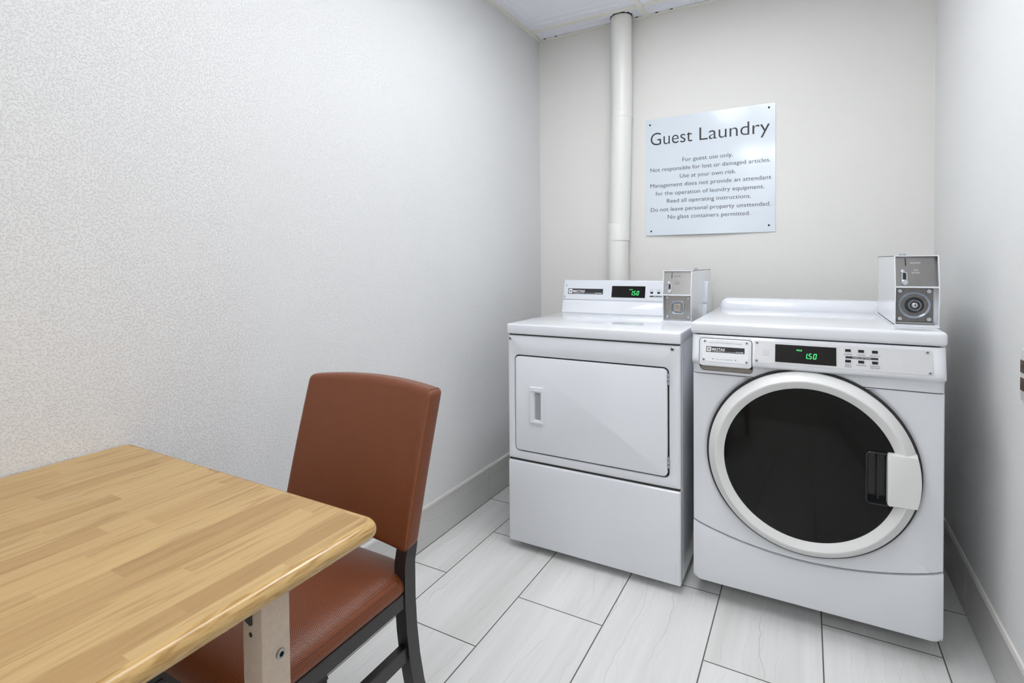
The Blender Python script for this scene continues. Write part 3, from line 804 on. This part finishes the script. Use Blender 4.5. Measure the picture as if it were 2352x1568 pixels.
for x in (0.749, 0.781, 0.813):
    mb = MB('button')
    q = Pc(x, 1.0200); w2, h2 = 0.0065, 0.0085
    mb.loft([[q + X*a*w2 + vc*b_*h2 + nc*0.001 for a, b_ in ((-1, 0), (1, 0), (1, 1), (-1, 1))], [q + X*a*w2*0.8 + vc*b_*h2 + nc*0.004 for a, b_ in ((-1, 0.1), (1, 0.1), (1, 0.9), (-1, 0.9))]])
    link('button', mb, con)
for x, z in ((0.3205, 1.0535), (0.3165, 0.9985)): screw('screw', con, *Pc(x, z, 0.001), 0.0042, nc)
coin_box(dry, 0.864, 0.977, -0.645, -0.17, 0.9255, 1.033, 1.131, 'square')

# ------------------------------------------------------------------ washer
wx0, wx1 = 1.0335, 1.7185
wyf, wyb = -0.930, -0.200
was = thing('washing_machine', 'white front-loading coin washer with big round smoked-glass door beside the right wall', 'washing machine', ((wx0+wx1)/2, -0.57, 0))
feet(was, (wx0+0.06, wx1-0.06), (wyf+0.30, wyb-0.06), 0.075)
mb = MB('enamel')
mb.box(wx0, wx0+0.004, wyf+0.012, wyb, 0.072, 0.92, 0.001, 1); mb.box(wx1-0.004, wx1, wyf+0.012, wyb, 0.072, 0.92, 0.001, 1)
mb.box(wx0+0.004, wx1-0.004, wyb-0.004, wyb, 0.072, 0.92); mb.box(wx0+0.004, wx1-0.004, wyf+0.02, wyb, 0.072, 0.078)
link('cabinet', mb, was)
mb = MB('enamel').box(wx0-0.005, wx1+0.003, -0.947, wyb, 0.9215, 0.963, 0.0115, 5)
link('top_panel', mb, was)
mb = MB('enamel').box(wx0+0.006, wx1-0.002, -0.345, wyb+0.001, 0.93, 1.005, 0.034, 7)
link('backsplash', mb, was)
DC = (1.3745, 0.5335)       # door centre
# front panel: flat face with chamfered sides, round door opening, curved bottom edge
zk = lambda x: 0.2150 + 0.0585*((x-1.3765)/0.3425)**2
pb = [(wx0 + (wx1-wx0)*i/40, zk(wx0 + (wx1-wx0)*i/40)+0.0025) for i in range(41)]
poly = pb + [(wx1, 0.7845), (wx0, 0.7845)]
circ = [(DC[0]+0.262*math.cos(a), DC[1]+0.262*math.sin(a)) for a in [2*math.pi*i/96 for i in range(96)]]
an = angles_for(DC, poly, n=160)
IN = 0.028
def ring_p(shrink, y, side=0.0):
    out = []
    for a in an:
        x, z = ray_poly(DC, a, poly)
        xi = min(max(x, wx0+IN), wx1-IN) if side else x
        zc = z
        if shrink:
            cx_, cz_ = x-DC[0], z-DC[1]; L_ = math.hypot(cx_, cz_); zc = DC[1]+cz_*(1-shrink/L_); 
            if not side: xi = DC[0]+cx_*(1-shrink/L_)
        out.append((xi, y, zc))
    return out
mb = MB('enamel')
cir = lambda r, y: [(DC[0]+r*math.cos(a), y, DC[1]+r*math.sin(a)) for a in an]
mb.loft([cir(0.245, wyf+0.05), cir(0.262, wyf+0.02), cir(0.274, wyf+0.012), cir(0.303, wyf+0.002), cir(0.307, wyf)], False, False)
def mid_ring(t_, y):
    a_, b_ = cir(0.307, y), ring_p(0.004, y, 1)
    return [tuple(p+(q-p)*t_ for p, q in zip(u_, v_)) for u_, v_ in zip(a_, b_)]
out_r = []
def side_y(x): 
    e = min(x-wx0, wx1-x); return wyf + (0.0065*(1-e/IN)**1.3 if e < IN else 0.0)
top_in = ring_p(0.004, wyf, 1)
edge = [(x, side_y(x), z) for x, _, z in ring_p(0.003, wyf)]
edge2 = [(x, side_y(x)+0.0025, z) for x, _, z in ring_p(0.0, wyf)]
edge3 = [(x, wyf+0.03, z) for x, _, z in ring_p(0.0, wyf)]
# keep the opening inside the panel where the ring overlaps the fascia seam and the curved kick plate
def clampz(r): return [(x, y, min(z, 0.7825)) if z > 0.7825 else (x, y, max(z, zk(x)+0.004)) for x, y, z in r]
b0 = clampz(cir(0.307, wyf))
mb.bm.free(); mb = MB('enamel')
mb.loft([clampz(cir(0.245, wyf+0.05)), clampz(cir(0.262, wyf+0.02)), clampz(cir(0.276, wyf+0.012)), clampz(cir(0.300, wyf+0.003)), b0, top_in, edge, edge2, edge3], False, False)
link('front_panel', mb, was, sharp=28)
# kick panel following the curve
mb = MB('enamel')
b = bmesh.new()
nx = 48; cols = []
for i in range(nx+1):
    x = wx0 + (wx1-wx0)*i/nx
    zt = zk(x)-0.0025; z0_ = 0.0665; yy = side_y(x)
    e = min(x-wx0, wx1-x)
    zb = z0_ + (0.010*(1-e/0.02)**2 if e < 0.02 else 0)
    col_ = [(x, wyf+0.04, zt), (x, yy+0.006, zt), (x, yy+0.002, zt-0.0015), (x, yy, zt-0.006), (x, yy-0.001, zt-0.05), (x, yy, zb+0.012), (x, yy+0.003, zb+0.003), (x, yy+0.009, zb), (x, wyf+0.04, zb)]
    cols.append([b.verts.new(p) for p in col_])
for a, c_ in zip(cols, cols[1:]):
    for k in range(len(a)-1): b.faces.new((a[k], a[k+1], c_[k+1], c_[k]))
b.faces.new(cols[0][::-1]); b.faces.new(cols[-1])
mb.merge(b); link('kick_panel', mb, was, sharp=40)
# control fascia: leaning face, rolled lower bulge and a cove under it
prof = [(-0.941, 0.9185), (-0.9425, 0.917)]
prof += [(-0.9555, 0.848), (-0.9575, 0.838), (-0.9565, 0.831), (-0.952, 0.8255), (-0.944, 0.8225), (-0.938, 0.820), (-0.934, 0.815), (-0.9315, 0.808), (-0.9305, 0.798), (-0.9305, 0.7875), (-0.90, 0.7875), (-0.90, 0.9185)]
mb = MB('enamel')
Yf = lambda z: -0.9425 - (0.917-z)*(0.013/0.069)
b = bmesh.new(); nx = 60
xs = sorted(set([wx0, wx0+0.002, wx0+0.005, wx0+0.010, wx0+0.018, wx0+IN, wx1-IN, wx1-0.018, wx1-0.010, wx1-0.005, wx1-0.002, wx1] + [wx0+IN+(wx1-wx0-2*IN)*i/40 for i in range(41)]))
rows = []
for x in xs:
    e = min(x-wx0, wx1-x)
    k = (0.012*(1-e/0.022)**3 if e < 0.022 else 0.0)
    rows.append([b.verts.new((x, min(y+k, -0.90) if y < -0.9 else y, z)) for y, z in prof])
n_ = len(prof)
for a, c_ in zip(rows, rows[1:]):
    for k in range(n_): b.faces.new((a[k], a[(k+1) % n_], c_[(k+1) % n_], c_[k]))
b.faces.new(rows[0][::-1]); b.faces.new(rows[-1])
mb.merge(b)
fas = link('control_fascia', mb, was, sharp=40)
# opening for the detergent drawer and its finger pocket
cut = MB('enamel').prism(rrect(1.0575, 1.2225, 0.7965, 0.9095, 0.012, 6), 'y', -1.0, -0.915)
cutter = link('cutter', cut)
cutter.matrix_world = Matrix.Translation(-ORIG[was.name])
md = fas.modifiers.new('cut', 'BOOLEAN'); md.operation = 'DIFFERENCE'; md.object = cutter; md.solver = 'EXACT'
cutter.parent = None
fas_parent = fas.parent; fas.parent = None
dg = bpy.context.evaluated_depsgraph_get(); dg.update()
me = bpy.data.meshes.new_from_object(fas.evaluated_get(dg))
fas.modifiers.clear(); fas.data = me; fas.parent = fas_parent
bpy.data.objects.remove(cutter, do_unlink=True)
for p in me.polygons: p.use_smooth = True
me.set_sharp_from_angle(angle=math.radians(40))
vf = Vector((0, -(-0.013/0.069), 1)).normalized()
vf = Vector((0, 0.013/0.069, 1)).normalized(); nf = X.cross(vf).normalized()
Pf = lambda x, z, k=0.0: Vector((x, Yf(z), z)) + nf*k
# detergent drawer
mb = MB('enamel')
q = rrect(1.0595, 1.2205, 0.8185, 0.9075, 0.010, 5)
R1 = lambda ins, k: [Pf(*((1.14+(x-1.14)*(1-ins/0.08), 0.863+(z-0.863)*(1-ins/0.044))), k) for x, z in q]
mb.loft([R1(0, -0.03), R1(0, 0.002), R1(0.0012, 0.0042), R1(0.003, 0.005)], True, True)
drw = link('detergent_drawer', mb, was)
mb = MB('pocket', 'black')
mb.box(1.060, 1.220, -0.929, -0.9225, 0.7985, 0.818, 0.0)
for a in (1.0585, 1.2115): mb.box(a, a+0.0095, -0.950, -0.93, 0.8145, 0.8190, key='black')
link('finger_pocket', mb, drw)
mb = MB('white_plate', 'ink', 'white_ink', 'ink_grey')
M['white_plate'] = simple('white plate', (0.84, 0.86, 0.88), 0.35)
q2 = rrect(1.0685, 1.2125, 0.8325, 0.9035, 0.003, 3)
mb.loft([[Pf(x, z, 0.004) for x, z in q2], [Pf(1.1405+(x-1.1405)*0.996, 0.868+(z-0.868)*0.993, 0.0062) for x, z in q2]], False, True, key='white_plate')
logo_plate(mb, Pf(1.0815, 0.8635, 0.0066), X, vf, 0.1185, 0.0185, 'WASHER')
mb.text('HEAVY DUTY HIGH EFFICIENCY WASHER', Pf(1.142, 0.8925, 0.0066), X, vf, cap=0.0036, width=0.100, align='c', key='ink_grey')
mb.text('PULL FOR DISPENSER', Pf(1.139, 0.8395, 0.0066), X, vf, cap=0.0034, width=0.053, align='c', key='ink_grey')
for x in (1.1035, 1.1735):
    vs = [mb.bm.verts.new(Pf(x+a, 0.8395+b_, 0.0066)) for a, b_ in ((-0.0022, 0.0035), (0, 0), (0.0022, 0.0035))]
    f = mb.bm.faces.new(vs); mb._tag([f], 'ink')
link('nameplate', mb, drw)
for x, z in ((1.0765, 0.8985), (1.2065, 0.8985), (1.0745, 0.8385), (1.2065, 0.8380)): screw('screw', drw, *Pf(x, z, 0.006), 0.0042, nf)
# control panel overlay
mb = MB('silver', 'ink', 'white_ink', 'ink_grey')
q3 = rrect(1.2295, 1.6870, 0.8405, 0.9095, 0.004, 4)
mb.loft([[Pf(x, z, 0.0) for x, z in q3], [Pf(x, z, 0.0012) for x, z in q3], [Pf(1.458+(x-1.458)*0.999, 0.875+(z-0.875)*0.992, 0.0016) for x, z in q3]], False, True, key='silver')
for x, z, a in ((1.4845, 0.8825, 'WHITES'), (1.5175, 0.8825, 'COLORS'), (1.5515, 0.8825, 'BRIGHTS'), (1.4845, 0.8520, 'PERM'), (1.5175, 0.8530, 'WOOLENS'), (1.5515, 0.8530, 'DELICATES')):
    mb.text(a, Pf(x, z, 0.002), X, vf, cap=0.0034, width=0.0245 if len(a) > 7 else 0.0036*len(a), align='c', key='ink')
mb.text('PRESS', Pf(1.4845, 0.8468, 0.002), X, vf, cap=0.0034, width=0.0165, align='c', key='ink')
mb.text('AND KNITS', Pf(1.5515, 0.8478, 0.002), X, vf, cap=0.0034, width=0.0245, align='c', key='ink')
mb.quad(Pf(1.478, 0.8728, 0.002), X, vf, 0.0815, 0.0065, 'ink')
mb.text('FABRIC SETTINGS', Pf(1.5187, 0.8745, 0.0024), X, vf, cap=0.0034, width=0.046, align='c', key='white_ink', weight=0.01)
for a in ((1.2555, 0.8815, 0.0165, 0.0006), (1.2555, 0.8690, 0.0165, 0.0006), (1.2555, 0.8690, 0.0006, 0.0125), (1.2714, 0.8690, 0.0006, 0.0125), (1.259, 0.8745, 0.008, 0.0012)):
    mb.quad(Pf(a[0], a[1], 0.002), X, vf, a[2], a[3], 'ink_grey')
mb.text('DIGITAL', Pf(1.2638, 0.8640, 0.002), X, vf, cap=0.003, width=0.016, align='c', key='ink_grey')
cp = link('control_panel', mb, was)
mb = MB('displayglass', 'green')
r4 = ((1.2890, 0.8475), (1.4545, 0.8475), (1.4545, 0.9015), (1.2890, 0.9015))
mb.loft([[Pf(x, z, 0.001) for x, z in r4], [Pf(x, z, 0.0035) for x, z in r4], [Pf(1.37175+(x-1.37175)*0.985, 0.8745+(z-0.8745)*0.96, 0.0045) for x, z in r4]], True, True)
seven_seg(mb, Pf(1.3725, 0.8625, 0.005), X, vf, '1.50', 0.0170)
mb.text('PRICE', Pf(1.3485, 0.8845, 0.005), X, vf, cap=0.0046, width=0.0150, key='green', weight=0.015)
link('price_display', mb, cp)
for x, z in ((1.4845, 0.8915), (1.5175, 0.8915), (1.5515, 0.8915), (1.4845, 0.8605), (1.5175, 0.8605), (1.5515, 0.8605)):
    mb = MB('button'); w2, h2 = 0.0075, 0.0085
    q_ = Pf(x, z)
    mb.loft([[q_ + X*a*w2 + vf*b_*h2 + nf*0.001 for a, b_ in ((-1, 0), (1, 0), (1, 1), (-1, 1))], [q_ + X*a*w2*0.9 + vf*b_*h2 + nf*0.0045 for a, b_ in ((-1, 0.12), (1, 0.12), (1, 0.92), (-1, 0.92))]])
    link('button', mb, cp)
for x, z in ((1.2365, 0.9030), (1.2350, 0.8470), (1.6745, 0.9035), (1.6790, 0.8470)): screw('screw', cp, *Pf(x, z, 0.0014), 0.0046, nf)
# door: ivory ring, smoked pane with a hand pocket, handle block, dark bowl behind
an = [2*math.pi*i/128 for i in range(128)]
mb = MB('enamel_door')
mb.lathe([(0.236, -0.935), (0.2365, -0.9585), (0.2385, -0.9605), (0.2590, -0.9735), (0.2625, -0.9735), (0.2850, -0.9515), (0.2868, -0.9475), (0.2868, -0.933), (0.26, -0.93)], *DC, 160)
wd = link('door', mb, was, sharp=22)
link('door_gap_shade', MB('joint_and_shade').lathe([(0.255, -0.925), (0.2945, -0.925), (0.2945, -0.9365), (0.2915, -0.9385), (0.283, -0.936)], *DC, 128), was)  # dark ring stands in for the shaded gap behind the door
PC = (1.5565, 0.5300)
ph = rrect(1.5295, 1.5875, 0.4530, 0.6060, 0.012, 6)
circ = [(DC[0]+0.2372*math.cos(a), DC[1]+0.2372*math.sin(a)) for a in an]
an3 = angles_for(PC, ph, n=128)
inn = [ray_poly(PC, a, ph) for a in an3]; outp = [ray_poly(PC, a, circ) for a in an3]
def dome(x, z):
    r = math.hypot(x-DC[0], z-DC[1]); return -0.9595 - 0.010*(1-(r/0.2372)**2)
rings = []
for k in range(13):
    t_ = k/12
    rings.append([(a[0]+(b_[0]-a[0])*t_, dome(a[0]+(b_[0]-a[0])*t_, a[1]+(b_[1]-a[1])*t_), a[1]+(b_[1]-a[1])*t_) for a, b_ in zip(inn, outp)])
link('door_glass', MB('glass').loft(rings, False, False), wd)
mb = MB('blackgloss')
rp = lambda ins, y: [(x+ (PC[0]-x)*0, y, z) for x, z in rrect(1.5295+ins, 1.5875-ins, 0.4530+ins, 0.6060-ins, max(0.012-ins, 0.002), 6)]
mb.loft([rp(-0.0015, -0.955), rp(-0.0015, -0.9685), rp(0.0, -0.9700), rp(0.0035, -0.9690), rp(0.0055, -0.963), rp(0.007, -0.934)], False, True)
mb.box(1.5565, 1.5625, -0.958, -0.934, 0.4600, 0.5990, 0.002, 2)
link('hand_pocket', mb, wd)
mb = MB('enamel_door')
R0 = 0.2885; zt, zb = DC[1]+0.0755, DC[1]-0.0755
pts = [(1.5805, zb+0.004), (1.5805, zt-0.004), (1.5850, zt)]
N = 24
for i in range(N+1):
    z_ = zt - (zt-zb)*i/N; pts.append((DC[0]+math.sqrt(R0**2-(z_-DC[1])**2), z_))
pts += [(1.5850, zb)]
cen = (1.615, DC[1])
def hr(sc, y0, y1):   # outer rim sits lower than the inner edge, as on the ring
    out = []
    for x, z in pts:
        r = math.hypot(x-DC[0], z-DC[1]); k_ = min(1, max(0, (r-0.280)/0.0085))
        out.append((cen[0]+(x-cen[0])*sc, y0+(y1-y0)*k_, cen[1]+(z-cen[1])*(1-(1-sc)*0.6)))
    return out
mb.loft([hr(1, -0.950, -0.935), hr(1, -0.9765, -0.9505), hr(0.985, -0.9805, -0.9580), hr(0.93, -0.9820, -0.9770)], True, True)
link('door_handle', mb, wd, sharp=30)
mb = MB('bowl').lathe([(0.236, -0.945), (0.225, -0.93), (0.205, -0.90), (0.185, -0.86), (0.165, -0.825), (0.13, -0.80), (0.08, -0.79), (0.0005, -0.788)], *DC, 96)
link('door_bowl', mb, wd)
mb = MB('drum').lathe([(0.25, -0.88), (0.27, -0.87), (0.275, -0.86), (0.275, -0.40), (0.26, -0.38), (0.0005, -0.37)], *DC, 96)
link('drum', mb, was)
coin_box(was, 1.611, 1.7205, -0.838, -0.40, 0.9675, 1.084, 1.1795, 'round')

# ------------------------------------------------------------------ table
tz, tx0, tx1, ty1, ty0 = 0.757, 0.003, 0.7785, -2.186, -3.40
tab = thing('table', 'long butcher-block laminate table with oak edge and beige steel legs against the left wall', 'table', (0.4, -2.8, 0))
def top_outline(ins):
    r = 0.022
    x0, x1, y0, y1 = tx0+ins*0.2, tx1-ins, ty0+ins, ty1-ins*0.55
    r = max(0.004, r-ins*0.3)
    return rrect(x0, x1, y0, y1, r, 6)
E_ = 0.0145
mb = MB('butcher')
q = top_outline(E_)
mb.loft([[(x, y, tz-0.03) for x, y in q], [(x, y, tz) for x, y in q]])
mk = [(0.232 + 0.013*math.sin(i*0.33) , -2.405 + 0.0065*i - 0.004*math.cos(i*0.33)) for i in range(6)]
for (xa_, ya_), (xb_, yb_) in zip(mk, mk[1:]):
    dv = Vector((xb_-xa_, yb_-ya_, 0)); mb.quad((xa_, ya_, tz+0.0003), dv, Z.cross(dv), dv.length, 0.0009, 'ink_grey')
link('table_top', mb, tab)
mb = MB('oak')
rings = []
for ph in (None, -75, -60, -45, -30, -15, 0, 15, 30, 45, 60, 75, 90):
    ins = E_ if ph is None else E_*(1-math.cos(math.radians(ph)))
    z = tz-E_+E_*math.sin(math.radians(-90 if ph is None else ph)) + (0.0001 if ph == 90 else 0)
    rings.append([(x, y, z) for x, y in top_outline(ins)])
mb.loft(rings, False, False)
link('edge_band', mb, tab)
for lx, ly in ((0.7035, -2.380), (0.035, -2.380), (0.7035, -3.30), (0.035, -3.30)):
    mb = MB('beige')
    mb.box(lx, lx+0.0415, ly, ly+0.045, 0.02, tz-0.032, 0.0035, 2)
    lg = link('leg', mb, tab)
    link('foot', MB('rubber').lathe([(0.02, 0.0), (0.022, 0.004), (0.022, 0.02), (0.016, 0.022)], lx+0.022, ly+0.023, 20, cap0=True, cap1=True, axis='z'), lg)
    if lx > 0.5 and ly > -3:
        mb = MB('steel', 'black')
        mt_ = Matrix.Translation((lx+0.0415, -2.3525, 0.634)) @ Matrix.Rotation(math.pi/2, 4, 'Z')
        mb.lathe([(0.0068, 0.0005), (0.0068, -0.0025), (0.0055, -0.0035), (0.0034, -0.0032)], 0, 0, 24, key='steel', mat=mt_)
        mb.lathe([(0.0034, -0.0032), (0.003, -0.001), (0.0002, -0.001)], 0, 0, 24, key='black', mat=mt_)
        link('bolt', mb, lg)
        link('hole', MB('black').lathe([(0.0034, 0.0005), (0.0034, -0.0004), (0.0002, -0.0004)], lx+0.0185, 0.669, 20, mat=Matrix.Translation((0, ly, 0))), lg)
        mb = MB('darkmetal', 'black')
        mb.prism([(lx+0.003, 0.7245), (lx+0.0225, 0.7245), (lx+0.0225, 0.6835), (lx+0.020, 0.682), (lx+0.003, 0.6885)], 'y', ly-0.0025, ly+0.0005, 0.0005, 1)
        mb.lathe([(0.0028, -0.0025), (0.002, -0.0035), (0.0002, -0.0035)], lx+0.0105, 0.704, 16, key='black', mat=Matrix.Translation((0, ly, 0)))
        link('bracket', mb, lg)
for ly in (-2.356, -3.285):
    link('cross_rail', MB('beige').box(0.0765, 0.7035, ly, ly+0.022, tz-0.062, tz-0.032, 0.002, 1), tab)

# ------------------------------------------------------------------ chair
ch = thing('dining_chair', 'rust vinyl padded chair with dark metal frame pushed under the table end', 'chair', (0.378, -2.08, 0))
bx0, bx1, bz0, bz1 = 0.192, 0.611, 0.532, 0.868
bcx, bhw = (bx0+bx1)/2, (bx1-bx0)/2
def back_fn(x, y, z):
    u_ = (x-bcx)/bhw; t_ = (z-bz0)/(bz1-bz0)
    f = -y/0.025                       # -1 rear, 1 front
    yy = y + (-1.912 + 0.097*t_ + 0.010*(t_*t_-t_)) + 0.020*(1-u_*u_)
    if f > 0: yy -= 0.010*f*(1-u_*u_)*(1-(2*t_-1)**2)
    zz = z + 0.012*(1-u_*u_)*max(0, t_)**2 - 0.006*max(0, f)*(1-t_)
    xx = bcx + (x-bcx)*(0.985 + 0.015*t_)
    return (xx, yy, zz + 0.004*(f*0.5)*t_)
mb = MB('vinyl_back')
mb.box(bx0, bx1, -0.025, 0.025, bz0, bz1, 0.013, 4, cuts={0: [bx0+0.014+(bx1-bx0-0.028)*i/18 for i in range(19)], 2: [bz0+0.014+(bz1-bz0-0.028)*i/14 for i in range(15)]}, fn=back_fn)
bk = link('backrest', mb, ch)
mb = MB('thread')
for sgn in (1,):
    n_ = 64
    for i in range(n_):
        z_ = bz0+0.012+(bz1-bz0-0.03)*i/n_
        p_ = Vector(back_fn(bx1-0.0045, -0.0225, z_)); q_ = Vector(back_fn(bx1-0.0045, -0.0225, z_+0.0028))
        mb.tube([p_ + Vector((0.0008, -0.0012, 0)), q_ + Vector((0.0008, -0.0012, 0))], 0.0007, 6)
link('stitching', mb, bk)
mb = MB('seam'); M['seam'] = simple('seam', (0.05, 0.012, 0.006), 0.7)
mb.tube([Vector(back_fn(bx1-0.010, -0.016+0.030*i/8, bz1-0.001))+Vector((0, 0, 0.0004)) for i in range(9)], 0.0009, 6)
link('seam', mb, bk)
# seat cushion
mb = MB('vinyl_seat')
sxa, sxb, sya, syb = 0.184, 0.6035, -2.315, -1.870
rings = []
for ins, z in ((0.010, 0.437), (0.004, 0.440), (0.0, 0.447), (0.0005, 0.456), (0.004, 0.4645), (0.011, 0.4725), (0.022, 0.4795), (0.042, 0.4865), (0.075, 0.492), (0.12, 0.4955), (0.17, 0.4972)):
    r = max(0.075-ins*0.35, 0.012)
    rings.append([(x, y, z) for x, y in rrect(sxa+ins, sxb-ins, sya+ins, syb-ins, r, 8)])
mb.loft(rings)
link('seat', mb, ch, sharp=60)
mb = MB('darkmetal')
def leg_path(x0, path, wx, wy):
    m_ = MB('darkmetal')
    m_.loft([[(x0, y-wy/2, z), (x0+wx, y-wy/2, z), (x0+wx, y+wy/2, z), (x0, y+wy/2, z)] for y, z in path])
    return m_
rear = [(-1.822, 0.012), (-1.846, 0.07), (-1.869, 0.14), (-1.889, 0.21), (-1.903, 0.28), (-1.912, 0.35), (-1.9165, 0.42), (-1.9165, 0.50), (-1.907, 0.540)]
for lx in (0.182, 0.5755):
    lg = link('leg', leg_path(lx, rear, 0.030, 0.035), ch, sharp=30)
    link('glide', MB('rubber').lathe([(0.014, 0.0), (0.019, 0.003), (0.019, 0.012), (0.012, 0.014)], lx+0.015, -1.822, 18, cap0=True, cap1=True, axis='z'), lg)
for lx in (0.182, 0.5755):
    lg = link('leg', MB('darkmetal').box(lx, lx+0.030, -2.302, -2.270, 0.012, 0.4395, 0.002, 1), ch)
    link('glide', MB('rubber').lathe([(0.014, 0.0), (0.019, 0.003), (0.019, 0.012), (0.012, 0.014)], lx+0.015, -2.286, 18, cap0=True, cap1=True, axis='z'), lg)
for lx in (0.187, 0.5755):
    link('seat_rail', MB('darkmetal').box(lx, lx+0.027, -2.272, -1.926, 0.407, 0.4395, 0.002, 1), ch)
    link('stretcher', MB('darkmetal').box(lx+0.003, lx+0.024, -2.272, -1.905, 0.279, 0.313, 0.002, 1), ch)
for y in (-2.300, -1.925):
    link('cross_rail', MB('darkmetal').box(0.2095, 0.579, y, y+0.025, 0.407, 0.4375, 0.002, 1), ch)

# ------------------------------------------------------------------ outlet at the right edge
t = thing('wall_outlet', 'brown wall outlet in a white cover plate, at the right edge of the picture', 'outlet', (W, -1.098, 0.87))
link('cover_plate', MB('white_plastic').box(W-0.006, W, -1.139, -1.0640, 0.818, 0.945, 0.002, 2), t)
for z_ in (0.858, 0.902):
    mb = MB('brown', 'black')
    mb.box(W-0.0075, W-0.004, -1.121, -1.0662, z_-0.016, z_+0.016, 0.003, 2)
    for y in (-1.098, -1.084): mb.box(W-0.0078, W-0.007, y-0.001, y+0.001, z_-0.004, z_+0.006, key='black')
    link('socket', mb, t)
